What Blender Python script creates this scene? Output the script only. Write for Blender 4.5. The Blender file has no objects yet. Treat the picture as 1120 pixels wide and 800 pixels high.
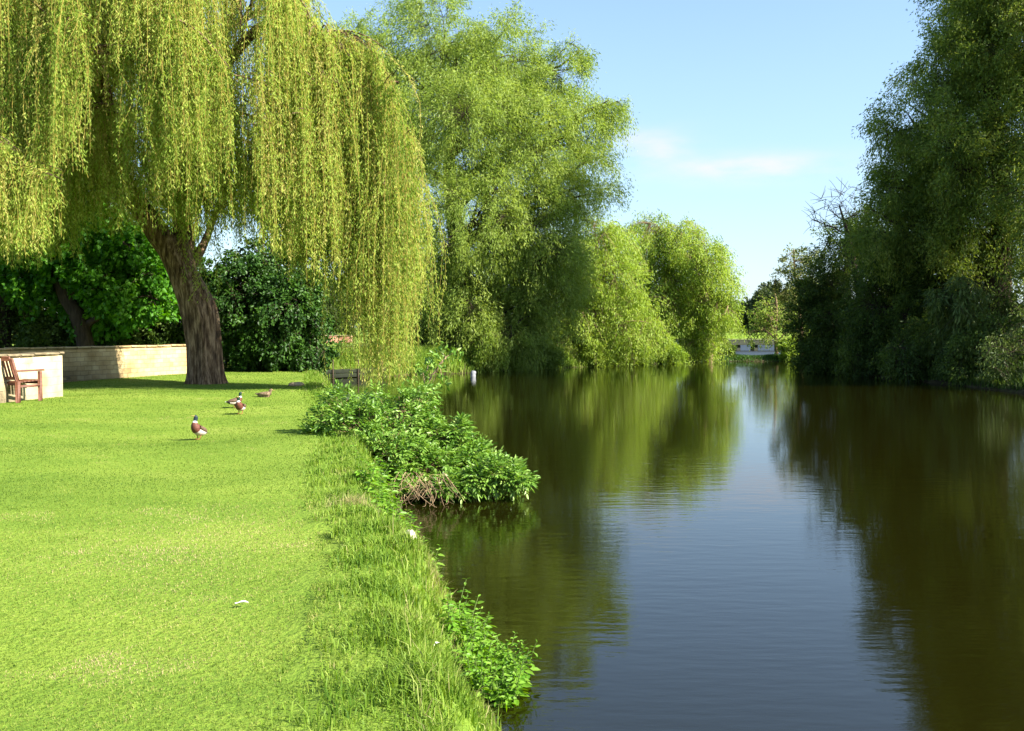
import bpy, math, random
import numpy as np
from mathutils import Vector, Matrix

random.seed(7)
R0 = np.random.default_rng(7)
C = bpy.context.scene.collection
SC = bpy.context.scene

# ------------------------------------------------------------------ camera geometry
F = 1050.0
CAM = np.array([0.0, 0.0, 1.6])
PITCH = math.atan(42 / F)
FW = np.array([0, math.cos(PITCH), -math.sin(PITCH)])
UP = np.array([0, math.sin(PITCH), math.cos(PITCH)])
RT = np.array([1.0, 0, 0])
WZ = -0.75                       # river level, lawn is z = 0


def at(x, y, Y):
    v = RT * (x - 560) + FW * F + UP * (400 - y)
    return CAM + v * (Y / v[1])


def gnd(x, y, z=0.0):
    v = RT * (x - 560) + FW * F + UP * (400 - y)
    return CAM + v * ((z - CAM[2]) / v[2])


def nrm(a):
    return a / np.maximum(np.linalg.norm(a, axis=-1, keepdims=True), 1e-9)


_r = np.random.default_rng(99)
_SD = nrm(_r.normal(size=(24, 3)))
_SP = _r.uniform(0, 6.28, 24)
_SF = _r.uniform(0.7, 1.5, 24)


def noise(P, scale, k=0):
    """smooth pseudo noise about -1..1"""
    P = np.asarray(P, float) / scale
    s = 0
    for i in range(k, k + 6):
        j = i % 24
        s = s + np.sin(6.28 * _SF[j] * (P @ _SD[j]) + _SP[j])
    return s / 3.0


def smooth(a, b, x):
    t = np.clip((x - a) / (b - a), 0, 1)
    return t * t * (3 - 2 * t)


# ------------------------------------------------------------------ mesh helpers
class Geo:
    def __init__(self):
        self.V = []; self.Fc = []; self.n = 0

    def add(self, V, faces, tint=0.5, mi=0):
        V = np.asarray(V, float).reshape(-1, 3)
        faces = np.asarray(faces, np.int64)
        t = np.broadcast_to(np.asarray(tint, float), (len(faces),)).copy()
        m = np.broadcast_to(np.asarray(mi, int), (len(faces),)).copy()
        self.V.append(V); self.Fc.append((faces + self.n, t, m)); self.n += len(V)

    def box(self, c, s, M=None, tint=0.5, mi=0, bev=0.0):
        c = np.array(c, float); h = np.array(s, float) / 2
        b = min(bev, h.min() * 0.8)
        if b <= 0:
            v = np.array([[x, y, z] for x in (-1, 1) for y in (-1, 1) for z in (-1, 1)]) * h + c
            f = [[0, 1, 3, 2], [4, 6, 7, 5], [0, 4, 5, 1], [2, 3, 7, 6], [0, 2, 6, 4], [1, 5, 7, 3]]
            if M is not None: v = v @ M[0].T + M[1]
            self.add(v, f, tint, mi); return
        v = []; idx = {}
        for sx in (-1, 1):
            for sy in (-1, 1):
                for sz in (-1, 1):
                    for ax in range(3):
                        p = np.array([sx, sy, sz]) * (h - b); p[ax] = (sx, sy, sz)[ax] * h[ax]
                        idx[(sx, sy, sz, ax)] = len(v); v.append(p + c)
        v = np.array(v); q = []; t3 = []
        for ax in range(3):
            o = [a for a in range(3) if a != ax]
            for s_ in (-1, 1):
                r = []
                for a, b_ in ((-1, -1), (1, -1), (1, 1), (-1, 1)):
                    k = [0, 0, 0]; k[ax] = s_; k[o[0]] = a; k[o[1]] = b_
                    r.append(idx[(*k, ax)])
                q.append(r)
            for a in (-1, 1):
                for b_ in (-1, 1):
                    k0 = [0, 0, 0]; k0[ax] = -1; k0[o[0]] = a; k0[o[1]] = b_
                    k1 = list(k0); k1[ax] = 1
                    q.append([idx[(*k0, o[0])], idx[(*k1, o[0])], idx[(*k1, o[1])], idx[(*k0, o[1])]])
        for sx in (-1, 1):
            for sy in (-1, 1):
                for sz in (-1, 1):
                    t3.append([idx[(sx, sy, sz, a)] for a in range(3)])
        if M is not None: v = v @ M[0].T + M[1]
        n0 = self.n
        self.add(v, q, tint, mi)
        tt = np.array(t3) + n0
        self.Fc.append((tt, np.full(len(tt), float(tint)), np.full(len(tt), mi)))

    def tubes(self, P, R, sides=6, tint=0.5, mi=0, cap=False):
        """P (B,n,3), R (B,n)"""
        P = np.asarray(P, float); R = np.asarray(R, float)
        if P.ndim == 2: P = P[None]; R = R[None]
        B, n, _ = P.shape
        T = np.empty_like(P)
        T[:, 1:-1] = P[:, 2:] - P[:, :-2]; T[:, 0] = P[:, 1] - P[:, 0]; T[:, -1] = P[:, -1] - P[:, -2]
        T = nrm(T)
        ref = np.where(np.abs(T[:, :1, 2:3]) > 0.8, np.array([1.0, 0, 0]), np.array([0, 0, 1.0]))
        S = nrm(np.cross(T, np.broadcast_to(ref, T.shape))); U = np.cross(S, T)
        a = np.linspace(0, 2 * np.pi, sides, endpoint=False)
        V = (P[:, :, None] + R[:, :, None, None] * (np.cos(a)[:, None] * S[:, :, None] + np.sin(a)[:, None] * U[:, :, None]))
        b = np.arange(B)[:, None, None] * (n * sides); i = np.arange(n - 1)[None, :, None] * sides
        j = np.arange(sides)[None, None, :]; k = (j + 1) % sides
        f = np.stack([b + i + j, b + i + k, b + i + sides + k, b + i + sides + j], -1).reshape(-1, 4)
        t = np.asarray(tint, float)
        if t.ndim == 1: t = np.repeat(t, (n - 1) * sides)
        self.add(V.reshape(-1, 3), f, t, mi)
        if cap:
            for bi in range(B):
                for e in (0, n - 1):
                    self.Fc.append((np.array([[self.n - B * n * sides + bi * n * sides + e * sides + q for q in range(sides)]]),
                                    np.array([0.5]), np.array([mi])))

    def leaves(self, pos, d, L, W, tint, rng, fold=0.15, broad=False, mi=0, up=None):
        n = len(pos)
        d = nrm(d)
        r = rng.normal(size=(n, 3)) if up is None else up + 0.5 * rng.normal(size=(n, 3))
        s = nrm(np.cross(d, r)); m = np.cross(s, d)
        L = np.broadcast_to(np.asarray(L, float), (n,))[:, None]; W = np.broadcast_to(np.asarray(W, float), (n,))[:, None]
        fo = fold * W
        tint = np.broadcast_to(np.asarray(tint, float), (n,))
        if not broad:
            V = np.stack([pos, pos + d * L * .45 + s * W * .5 + m * fo, pos + d * L - m * fo, pos + d * L * .45 - s * W * .5 + m * fo], 1)
            f = np.arange(n * 4).reshape(n, 4)
            self.add(V.reshape(-1, 3), f, tint, mi)
        else:
            V = np.stack([pos, pos + d * L * .28 + s * W * .44 + m * fo, pos + d * L * .65 + s * W * .36 + m * fo * .8, pos + d * L - m * fo,
                          pos + d * L * .65 - s * W * .36 + m * fo * .8, pos + d * L * .28 - s * W * .44 + m * fo], 1)
            b = np.arange(n)[:, None] * 6
            f = np.concatenate([b + np.array([0, 1, 2, 3]), b + np.array([0, 3, 4, 5])], 0)
            self.add(V.reshape(-1, 3), f, np.concatenate([tint, tint]), mi)

    def blades(self, pos, h, w, rng, lean=0.35, tint=0.5, mi=0, tri=False):
        n = len(pos)
        a = rng.uniform(0, 2 * np.pi, n)
        s = np.stack([np.cos(a), np.sin(a), 0 * a], 1)
        b = rng.uniform(0, 2 * np.pi, n); ln = np.abs(rng.normal(0, lean, n))
        d = np.stack([np.cos(b) * ln, np.sin(b) * ln, 1 + 0 * b], 1)
        h = np.broadcast_to(h, (n,))[:, None]; w = np.broadcast_to(w, (n,))[:, None]
        tint = np.broadcast_to(np.asarray(tint, float), (n,))
        tip = pos + nrm(d * np.array([1.0, 1, .9])) * h
        if tri:
            V = np.stack([pos - s * w / 2, pos + s * w / 2, tip], 1)
            self.add(V.reshape(-1, 3), np.arange(n * 3).reshape(n, 3), tint, mi); return
        mid = pos + np.stack([d[:, 0] * .35, d[:, 1] * .35, d[:, 2]], 1) * h * .5
        tip = pos + nrm(d * np.array([1.6, 1.6, 0.9])) * h
        V = np.stack([pos - s * w / 2, pos + s * w / 2, mid + s * w * .4, mid - s * w * .4, tip], 1)
        bb = np.arange(n)[:, None] * 5
        n0 = self.n
        self.add(V.reshape(-1, 3), bb + np.array([0, 1, 2, 3]), tint, mi)
        self.Fc.append((bb + np.array([3, 2, 4]) + n0, tint.copy(), np.full(n, mi)))

    def build(self, name, mats, parent=None, smooth_=False):
        if not isinstance(mats, (list, tuple)): mats = [mats]
        V = np.concatenate(self.V)
        me = bpy.data.meshes.new(name)
        loops = np.concatenate([f.ravel() for f, _, _ in self.Fc])
        tot = np.concatenate([np.full(len(f), f.shape[1]) for f, _, _ in self.Fc])
        start = np.concatenate([[0], np.cumsum(tot)[:-1]])
        tint = np.concatenate([t for _, t, _ in self.Fc]); mi = np.concatenate([m for _, _, m in self.Fc])
        me.vertices.add(len(V)); me.vertices.foreach_set('co', V.astype(np.float32).ravel())
        me.loops.add(len(loops)); me.loops.foreach_set('vertex_index', loops.astype(np.int32))
        me.polygons.add(len(tot)); me.polygons.foreach_set('loop_start', start.astype(np.int32))
        for m in mats: me.materials.append(m)
        if len(mats) > 1: me.polygons.foreach_set('material_index', mi.astype(np.int32))
        me.update(calc_edges=True)
        at_ = me.attributes.new('tint', 'FLOAT', 'FACE'); at_.data.foreach_set('value', tint.astype(np.float32))
        if smooth_: me.polygons.foreach_set('use_smooth', np.ones(len(tot), bool))
        o = bpy.data.objects.new(name, me); C.objects.link(o)
        if parent is not None: o.parent = parent
        return o


def tag(o, label=None, cat=None, group=None, kind=None):
    if label: o['label'] = label
    if cat: o['category'] = cat
    if group: o['group'] = group
    if kind: o['kind'] = kind
    return o


def thing(name, label, cat, loc=(0, 0, 0), rz=0, group=None):
    o = bpy.data.objects.new(name, None); C.objects.link(o)
    o.location = [float(v) for v in loc]; o.rotation_euler = (0, 0, rz); o.empty_display_size = 0.3
    return tag(o, label, cat, group)


def copy_tree(o, parent=None):
    c = o.copy(); C.objects.link(c); c.parent = parent
    for ch in list(o.children): copy_tree(ch, c)
    return c


# ------------------------------------------------------------------ materials
def newmat(name):
    m = bpy.data.materials.new(name); m.use_nodes = True
    nt = m.node_tree; nt.nodes.clear()
    return m, nt, nt.nodes, nt.links


def N(nodes, t, **kw):
    n = nodes.new(t)
    for k, v in kw.items(): setattr(n, k, v)
    return n


def ramp(nodes, stops):
    r = nodes.new('ShaderNodeValToRGB'); e = r.color_ramp.elements
    e[0].position, e[0].color = stops[0][0], (*stops[0][1], 1)
    e[1].position, e[1].color = stops[-1][0], (*stops[-1][1], 1)
    for p, c in stops[1:-1]:
        x = e.new(p); x.color = (*c, 1)
    return r


def leafmat(name, stops, trans=0.4, rough=0.5, spec=0.25):
    m, nt, ns, ln = newmat(name)
    a = N(ns, 'ShaderNodeAttribute', attribute_name='tint')
    r = ramp(ns, stops); ln.new(a.outputs['Fac'], r.inputs[0])
    p = N(ns, 'ShaderNodeBsdfPrincipled'); p.inputs['Roughness'].default_value = rough
    p.inputs['Specular IOR Level'].default_value = spec
    ln.new(r.outputs[0], p.inputs['Base Color'])
    t = N(ns, 'ShaderNodeBsdfTranslucent')
    hs = N(ns, 'ShaderNodeHueSaturation'); hs.inputs['Saturation'].default_value = 1.1; hs.inputs['Value'].default_value = 1.15
    hs.inputs['Hue'].default_value = 0.49
    ln.new(r.outputs[0], hs.inputs['Color']); ln.new(hs.outputs[0], t.inputs['Color'])
    mx = N(ns, 'ShaderNodeMixShader'); mx.inputs[0].default_value = trans
    ln.new(p.outputs[0], mx.inputs[1]); ln.new(t.outputs[0], mx.inputs[2])
    o = N(ns, 'ShaderNodeOutputMaterial'); ln.new(mx.outputs[0], o.inputs[0])
    return m


def rough_mat(name, stops, scale=6.0, bump=0.3, rough=0.9, stretch=(1, 1, 1), detail=6, dist=0.03, use_tint=0.0):
    m, nt, ns, ln = newmat(name)
    tc = N(ns, 'ShaderNodeTexCoord'); mp = N(ns, 'ShaderNodeMapping'); mp.inputs['Scale'].default_value = stretch
    ln.new(tc.outputs['Object'], mp.inputs[0])
    nz = N(ns, 'ShaderNodeTexNoise'); nz.inputs['Scale'].default_value = scale; nz.inputs['Detail'].default_value = detail
    nz.inputs['Roughness'].default_value = 0.65
    ln.new(mp.outputs[0], nz.inputs['Vector'])
    r = ramp(ns, stops)
    if use_tint:
        a = N(ns, 'ShaderNodeAttribute', attribute_name='tint')
        mm = N(ns, 'ShaderNodeMath', operation='MULTIPLY_ADD'); mm.inputs[1].default_value = use_tint
        sb = N(ns, 'ShaderNodeMath', operation='SUBTRACT'); sb.inputs[1].default_value = 0.5
        ln.new(a.outputs['Fac'], sb.inputs[0]); ln.new(sb.outputs[0], mm.inputs[0]); ln.new(nz.outputs['Fac'], mm.inputs[2])
        ln.new(mm.outputs[0], r.inputs[0])
    else:
        ln.new(nz.outputs['Fac'], r.inputs[0])
    p = N(ns, 'ShaderNodeBsdfPrincipled'); p.inputs['Roughness'].default_value = rough
    p.inputs['Specular IOR Level'].default_value = 0.25
    ln.new(r.outputs[0], p.inputs['Base Color'])
    b = N(ns, 'ShaderNodeBump'); b.inputs['Strength'].default_value = bump; b.inputs['Distance'].default_value = dist
    ln.new(nz.outputs['Fac'], b.inputs['Height']); ln.new(b.outputs[0], p.inputs['Normal'])
    o = N(ns, 'ShaderNodeOutputMaterial'); ln.new(p.outputs[0], o.inputs[0])
    return m


def plain(name, col, rough=0.6, spec=0.3):
    return rough_mat(name, [(0.32, tuple(c * .55 for c in col)), (0.66, tuple(min(1, c * 1.3) for c in col))], scale=45, bump=.5, rough=max(rough, .5), dist=.006, stretch=(.5, 1, 1))


M = {}
M['willow'] = leafmat('weeping_willow_leaf', [(0, (.11, .19, .024)), (.4, (.28, .385, .065)), (.7, (.40, .48, .10)), (1, (.52, .46, .16))], .54, .6, .1)
M['crack'] = leafmat('crack_willow_leaf', [(0, (.13, .205, .035)), (.5, (.25, .35, .06)), (1, (.36, .44, .095))], .52)
M['lime'] = leafmat('young_willow_leaf', [(0, (.16, .26, .03)), (.5, (.27, .39, .055)), (1, (.36, .46, .08))], .5)
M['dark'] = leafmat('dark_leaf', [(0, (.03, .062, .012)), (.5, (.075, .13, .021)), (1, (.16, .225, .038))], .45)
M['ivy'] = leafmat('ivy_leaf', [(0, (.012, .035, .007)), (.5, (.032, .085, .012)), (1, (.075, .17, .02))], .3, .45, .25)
M['maple'] = leafmat('maple_leaf', [(0, (.03, .11, .008)), (.5, (.07, .22, .014)), (1, (.14, .32, .025))], .48)
M['golden'] = leafmat('golden_leaf', [(0, (.075, .135, .022)), (.5, (.18, .255, .042)), (1, (.33, .37, .07))], .54)
M['pale'] = leafmat('pale_leaf', [(0, (.10, .14, .03)), (.5, (.17, .21, .05)), (1, (.26, .28, .09))], .4)
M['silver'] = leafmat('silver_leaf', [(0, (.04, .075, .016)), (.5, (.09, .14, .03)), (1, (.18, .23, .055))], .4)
M['elder'] = leafmat('elder_leaf', [(0, (.055, .14, .018)), (.5, (.145, .28, .035)), (1, (.28, .41, .09))], .35, .4, .4)
M['nettle'] = leafmat('nettle_leaf', [(0, (.07, .19, .012)), (.5, (.14, .29, .022)), (1, (.22, .36, .05))], .38, .45, .3)
M['far'] = leafmat('far_leaf', [(0, (.035, .06, .018)), (.5, (.065, .095, .028)), (1, (.10, .13, .04))], .35)
M['grass'] = leafmat('mown_grass', [(0, (.045, .095, .014)), (.35, (.112, .185, .022)), (.65, (.195, .255, .04)), (.85, (.31, .30, .10)), (1, (.40, .32, .17))], .35, .6, .15)
M['long'] = leafmat('long_grass', [(0, (.07, .15, .016)), (.45, (.16, .265, .028)), (.75, (.25, .335, .055)), (1, (.40, .36, .16))], .4, .55, .2)
M['bark'] = rough_mat('bark', [(.36, (.035, .019, .010)), (.5, (.13, .08, .045)), (.63, (.33, .225, .14))], 8, 1.0, .95, (1.6, 1.6, .26), 10, .10)
M['dark_bark'] = rough_mat('dark_bark', [(.3, (.02, .014, .009)), (.7, (.075, .052, .034))], 5, .8, .95, (3, 3, .6), 8, .04)
M['twig'] = rough_mat('twig_bark', [(.3, (.12, .08, .04)), (.7, (.28, .20, .11))], 12, .4, .9)
M['pale_twig'] = rough_mat('dead_twig', [(.3, (.17, .11, .06)), (.7, (.36, .26, .15))], 12, .4, .9)
M['strand'] = rough_mat('willow_shoot', [(.3, (.20, .17, .03)), (.7, (.36, .27, .06))], 8, .1, .8)
M['stem'] = rough_mat('green_stem', [(.3, (.08, .13, .03)), (.7, (.14, .20, .05))], 8, .1, .8)
M['bench'] = rough_mat('bench_wood', [(.3, (.06, .022, .012)), (.7, (.17, .065, .035))], 9, .3, .55, (6, 1, 6), 6, .004, .25)
M['white'] = plain('white_feather', (.72, .70, .66))
M['stone'] = rough_mat('pale_stone', [(.3, (.30, .26, .20)), (.7, (.52, .47, .38))], 14, .5, .9)
M['log'] = rough_mat('weathered_log', [(.3, (.18, .13, .08)), (.7, (.40, .31, .21))], 10, .6, .9)
M['post'] = rough_mat('grey_timber', [(.3, (.12, .13, .14)), (.7, (.28, .29, .31))], 10, .4, .85)
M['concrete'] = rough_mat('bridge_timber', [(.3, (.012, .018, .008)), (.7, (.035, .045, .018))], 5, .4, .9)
M['dark_timber'] = rough_mat('dark_timber', [(.3, (.005, .008, .003)), (.7, (.015, .02, .008))], 5, .4, .8)  # very dark even tone for edging boards, girders and piers
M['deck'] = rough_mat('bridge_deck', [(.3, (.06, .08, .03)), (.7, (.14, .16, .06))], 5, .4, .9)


def wall_mat(name, c0, c1, cm, bw, rh):
    """rubble / block wall: brick texture along the wall's own x, z with blotches of weathering"""
    m, nt, ns, ln = newmat(name)
    tc = N(ns, 'ShaderNodeTexCoord')
    sp = N(ns, 'ShaderNodeSeparateXYZ'); ln.new(tc.outputs['Object'], sp.inputs[0])
    cb = N(ns, 'ShaderNodeCombineXYZ')
    ad = N(ns, 'ShaderNodeMath', operation='ADD'); ln.new(sp.outputs[0], ad.inputs[0]); ln.new(sp.outputs[1], ad.inputs[1])
    ln.new(ad.outputs[0], cb.inputs[0]); ln.new(sp.outputs[2], cb.inputs[1])
    w = N(ns, 'ShaderNodeTexNoise'); w.inputs['Scale'].default_value = 5; ln.new(tc.outputs['Object'], w.inputs['Vector'])
    va = N(ns, 'ShaderNodeVectorMath', operation='MULTIPLY_ADD'); va.inputs[1].default_value = (.06, .05, 0)
    ln.new(w.outputs['Color'], va.inputs[0]); ln.new(cb.outputs[0], va.inputs[2])
    br = N(ns, 'ShaderNodeTexBrick'); br.inputs['Scale'].default_value = 1
    br.inputs['Brick Width'].default_value = bw; br.inputs['Row Height'].default_value = rh
    br.inputs['Mortar Size'].default_value = .012; br.inputs['Mortar Smooth'].default_value = .5
    br.inputs['Color1'].default_value = (*c0, 1); br.inputs['Color2'].default_value = (*c1, 1); br.inputs['Mortar'].default_value = (*cm, 1)
    ln.new(va.outputs[0], br.inputs['Vector'])
    n2 = N(ns, 'ShaderNodeTexNoise'); n2.inputs['Scale'].default_value = 2.2; n2.inputs['Detail'].default_value = 8
    ln.new(tc.outputs['Object'], n2.inputs['Vector'])
    r2 = ramp(ns, [(.3, (.62, .58, .5)), (.6, (1, 1, 1))]); ln.new(n2.outputs['Fac'], r2.inputs[0])
    mx = N(ns, 'ShaderNodeMix', data_type='RGBA', blend_type='MULTIPLY'); mx.inputs[0].default_value = 1
    ln.new(br.outputs['Color'], mx.inputs[6]); ln.new(r2.outputs[0], mx.inputs[7])
    p = N(ns, 'ShaderNodeBsdfPrincipled'); p.inputs['Roughness'].default_value = .95; p.inputs['Specular IOR Level'].default_value = .15
    ln.new(mx.outputs[2], p.inputs['Base Color'])
    b = N(ns, 'ShaderNodeBump'); b.inputs['Strength'].default_value = .6; b.inputs['Distance'].default_value = .02
    h = N(ns, 'ShaderNodeMath', operation='ADD'); ln.new(n2.outputs['Fac'], h.inputs[0]); ln.new(br.outputs['Fac'], h.inputs[1])
    ivt = N(ns, 'ShaderNodeMath', operation='MULTIPLY'); ivt.inputs[1].default_value = -1; ln.new(br.outputs['Fac'], ivt.inputs[0])
    ln.new(ivt.outputs[0], h.inputs[1])
    ln.new(h.outputs[0], b.inputs['Height']); ln.new(b.outputs[0], p.inputs['Normal'])
    o = N(ns, 'ShaderNodeOutputMaterial'); ln.new(p.outputs[0], o.inputs[0])
    return m


M['rubble'] = wall_mat('rubble_stone', (.43, .31, .155), (.53, .41, .22), (.36, .27, .15), .34, .13)
M['render'] = wall_mat('limewashed_stone', (.54, .45, .28), (.60, .51, .33), (.57, .48, .31), .42, .17)
M['coping'] = rough_mat('coping_stone', [(.3, (.12, .095, .055)), (.7, (.28, .23, .14))], 6, .5, .95)
M['brick'] = wall_mat('red_brick', (.38, .16, .10), (.46, .22, .14), (.42, .32, .24), .22, .075)

# ------------------------------------------------------------------ river outline and ground height
LEFT = np.array([(1.2, -40), (.8, -15), (.5, 0), (.2, 3.5), (-.08, 5.6), (-.5, 7.5), (-1.16, 10.2), (-1.55, 12.8), (-2.3, 16.5), (-3.2, 20), (-4.4, 25),
                 (-5.4, 30), (-6.5, 34), (-7.7, 37), (-9.2, 39.5), (-9.5, 42), (-8, 44.4), (-6, 46), (-4.3, 47.3), (-3.0, 48.2), (-1.6, 50.5), (2, 54.5), (6, 58.3), (11, 62.5),
                 (14, 67), (15.8, 74), (16.4, 84), (17, 96), (18, 112), (21, 140), (25, 172)], float)
RIGHT = np.array([(50, 172), (39, 140), (28.6, 97), (23.6, 77), (20.2, 67), (17, 56), (16.6, 50), (17.6, 43), (18.2, 34), (18.2, 20), (17.5, 5), (17, -15), (16.5, -40)], float)
POLY = np.concatenate([LEFT, RIGHT])


def seg_dist(x, y, pts, closed):
    P = np.stack([x, y], -1); best = np.full(x.shape, 1e9)
    n = len(pts)
    for i in range(n if closed else n - 1):
        a, b = pts[i], pts[(i + 1) % n]
        ab = b - a; t = np.clip(((P - a) @ ab) / (ab @ ab), 0, 1)
        d = np.hypot(P[..., 0] - a[0] - t * ab[0], P[..., 1] - a[1] - t * ab[1])
        best = np.minimum(best, d)
    return best


def sdf(x, y):
    x = np.asarray(x, float); y = np.asarray(y, float)
    d = seg_dist(x, y, POLY, True)
    ins = np.zeros(x.shape, bool); n = len(POLY); j = n - 1
    for i in range(n):
        xi, yi = POLY[i]; xj, yj = POLY[j]
        c = ((yi > y) != (yj > y)) & (x < (xj - xi) * (y - yi) / (yj - yi + 1e-12) + xi)
        ins ^= c; j = i
    return np.where(ins, -d, d)


def height(x, y):
    x = np.asarray(x, float); y = np.asarray(y, float)
    P = np.stack([x, y, 0 * x], -1)
    s = sdf(x, y) + 0.10 * noise(P, 2.3) + .04 * noise(P, .6, 5)
    w = np.where(x > 10, 1.6, np.where(y > 36, 1.1, 0.62))
    z = WZ + 0.75 * smooth(-0.12, 1, s / w) + 0.05
    z = np.where(s < 0, WZ + .05 + np.maximum(s * 0.7, -1.2), z)
    z = z + np.where(s > 1.0, .02 * noise(P, 3.1, 3) + .05 * noise(P, 11, 7), 0)
    # raised far bank of the inlet and gentle rise on the wooded side
    z = z + np.where(s > 0, .35 * smooth(40, 46, y) * smooth(0, 2.5, s) * (x < 8), 0)
    z = z + np.where(s > 0, .5 * smooth(18, 26, x) * smooth(.5, 6, s), 0)
    # low islet across the channel in front of the footbridge
    isl = WZ + .30 - .25 * ((y - 67.5) / 1.6) ** 2 - .06 * np.maximum(0, 14.2 - x) ** 2 * 9 + .05 * noise(P, 1.7)
    z = np.where((x > 12) & (x < 22) & (np.abs(y - 67.5) < 4), np.maximum(z, isl), z)
    return z


def hz(x, y):
    return float(height(np.array([x]), np.array([y]))[0])


# ------------------------------------------------------------------ ground, river
def ground():
    xs = np.unique(np.concatenate([np.linspace(-1500, -60, 14), np.linspace(-60, -16, 34), np.arange(-16, -6, .4), np.arange(-6, 2.4, .16), np.arange(2.4, 15, .6),
                                   np.arange(15, 24, .35), np.linspace(24, 60, 30), np.linspace(60, 1500, 14)]))
    ys = np.unique(np.concatenate([np.linspace(-300, -12, 10), np.arange(-12, 2, .7), np.arange(2, 22, .2), np.arange(22, 72, .33), np.linspace(72, 180, 130),
                                   np.linspace(180, 260, 12), np.linspace(260, 2600, 12)]))
    X, Y = np.meshgrid(xs, ys, indexing='ij')
    Z = height(X.ravel(), Y.ravel()).reshape(X.shape)
    V = np.stack([X, Y, Z], -1).reshape(-1, 3)
    a, b = len(xs), len(ys)
    i = np.arange(a - 1)[:, None] * b + np.arange(b - 1)[None]
    f = np.stack([i, i + b, i + b + 1, i + 1], -1).reshape(-1, 4)
    m, nt, ns, ln = newmat('ground_soil_and_turf')
    tc = N(ns, 'ShaderNodeTexCoord')

    def nz(sc, det=6, st=None):
        n = N(ns, 'ShaderNodeTexNoise'); n.inputs['Scale'].default_value = sc; n.inputs['Detail'].default_value = det
        n.inputs['Roughness'].default_value = .6
        if st:
            mp = N(ns, 'ShaderNodeMapping'); mp.inputs['Scale'].default_value = st
            ln.new(tc.outputs['Object'], mp.inputs[0]); ln.new(mp.outputs[0], n.inputs['Vector'])
        else: ln.new(tc.outputs['Object'], n.inputs['Vector'])
        return n
    big, fine = nz(.55, 5, (.6, 1, 1)), nz(28, 5)
    mm = N(ns, 'ShaderNodeMath', operation='MULTIPLY_ADD'); mm.inputs[1].default_value = .55
    ln.new(big.outputs['Fac'], mm.inputs[0])
    m2 = N(ns, 'ShaderNodeMath', operation='MULTIPLY'); m2.inputs[1].default_value = .45; ln.new(fine.outputs['Fac'], m2.inputs[0])
    ln.new(m2.outputs[0], mm.inputs[2])
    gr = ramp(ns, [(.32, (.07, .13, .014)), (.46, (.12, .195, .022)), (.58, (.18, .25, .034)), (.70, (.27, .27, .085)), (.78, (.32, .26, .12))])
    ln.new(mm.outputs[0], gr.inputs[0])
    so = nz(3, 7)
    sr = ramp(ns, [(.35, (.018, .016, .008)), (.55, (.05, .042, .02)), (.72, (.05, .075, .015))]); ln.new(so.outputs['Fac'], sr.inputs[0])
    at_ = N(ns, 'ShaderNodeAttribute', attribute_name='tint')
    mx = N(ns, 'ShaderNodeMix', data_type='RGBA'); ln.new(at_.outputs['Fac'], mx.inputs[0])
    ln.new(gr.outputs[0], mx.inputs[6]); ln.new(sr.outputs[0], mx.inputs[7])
    p = N(ns, 'ShaderNodeBsdfPrincipled'); p.inputs['Roughness'].default_value = .95; p.inputs['Specular IOR Level'].default_value = .1
    ln.new(mx.outputs[2], p.inputs['Base Color'])
    b_ = N(ns, 'ShaderNodeBump'); b_.inputs['Strength'].default_value = .7; b_.inputs['Distance'].default_value = .04
    ln.new(fine.outputs['Fac'], b_.inputs['Height']); ln.new(b_.outputs[0], p.inputs['Normal'])
    o_ = N(ns, 'ShaderNodeOutputMaterial'); ln.new(p.outputs[0], o_.inputs[0])
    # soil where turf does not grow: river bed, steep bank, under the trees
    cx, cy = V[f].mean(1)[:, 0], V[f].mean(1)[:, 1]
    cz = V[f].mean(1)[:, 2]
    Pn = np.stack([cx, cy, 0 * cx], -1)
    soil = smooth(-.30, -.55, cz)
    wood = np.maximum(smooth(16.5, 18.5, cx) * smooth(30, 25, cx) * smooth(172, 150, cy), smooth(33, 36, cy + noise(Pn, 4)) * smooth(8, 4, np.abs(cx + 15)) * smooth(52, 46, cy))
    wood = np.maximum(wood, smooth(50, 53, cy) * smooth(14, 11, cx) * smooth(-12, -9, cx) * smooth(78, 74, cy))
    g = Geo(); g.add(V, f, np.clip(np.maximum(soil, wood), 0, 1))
    o = g.build('ground', m, smooth_=True); o['kind'] = 'structure'
    # river
    m, nt, ns, ln = newmat('river_water')
    tc = N(ns, 'ShaderNodeTexCoord')
    mp = N(ns, 'ShaderNodeMapping'); mp.inputs['Scale'].default_value = (.45, 1.5, 1); mp.inputs['Rotation'].default_value = (0, 0, .12)
    ln.new(tc.outputs['Object'], mp.inputs[0])
    n1 = N(ns, 'ShaderNodeTexNoise'); n1.inputs['Scale'].default_value = 5.5; n1.inputs['Detail'].default_value = 4; ln.new(mp.outputs[0], n1.inputs['Vector'])
    mp2 = N(ns, 'ShaderNodeMapping'); mp2.inputs['Scale'].default_value = (.35, 1, 1)
    ln.new(tc.outputs['Object'], mp2.inputs[0])
    n2 = N(ns, 'ShaderNodeTexNoise'); n2.inputs['Scale'].default_value = 1.5; n2.inputs['Detail'].default_value = 2; ln.new(mp2.outputs[0], n2.inputs['Vector'])
    n3 = N(ns, 'ShaderNodeTexNoise'); n3.inputs['Scale'].default_value = .16; n3.inputs['Detail'].default_value = 3; ln.new(tc.outputs['Object'], n3.inputs['Vector'])
    br = N(ns, 'ShaderNodeMapRange'); br.inputs[1].default_value = .35; br.inputs[2].default_value = .65; br.inputs[3].default_value = .35; br.inputs[4].default_value = 1.0
    ln.new(n3.outputs['Fac'], br.inputs[0])
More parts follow.
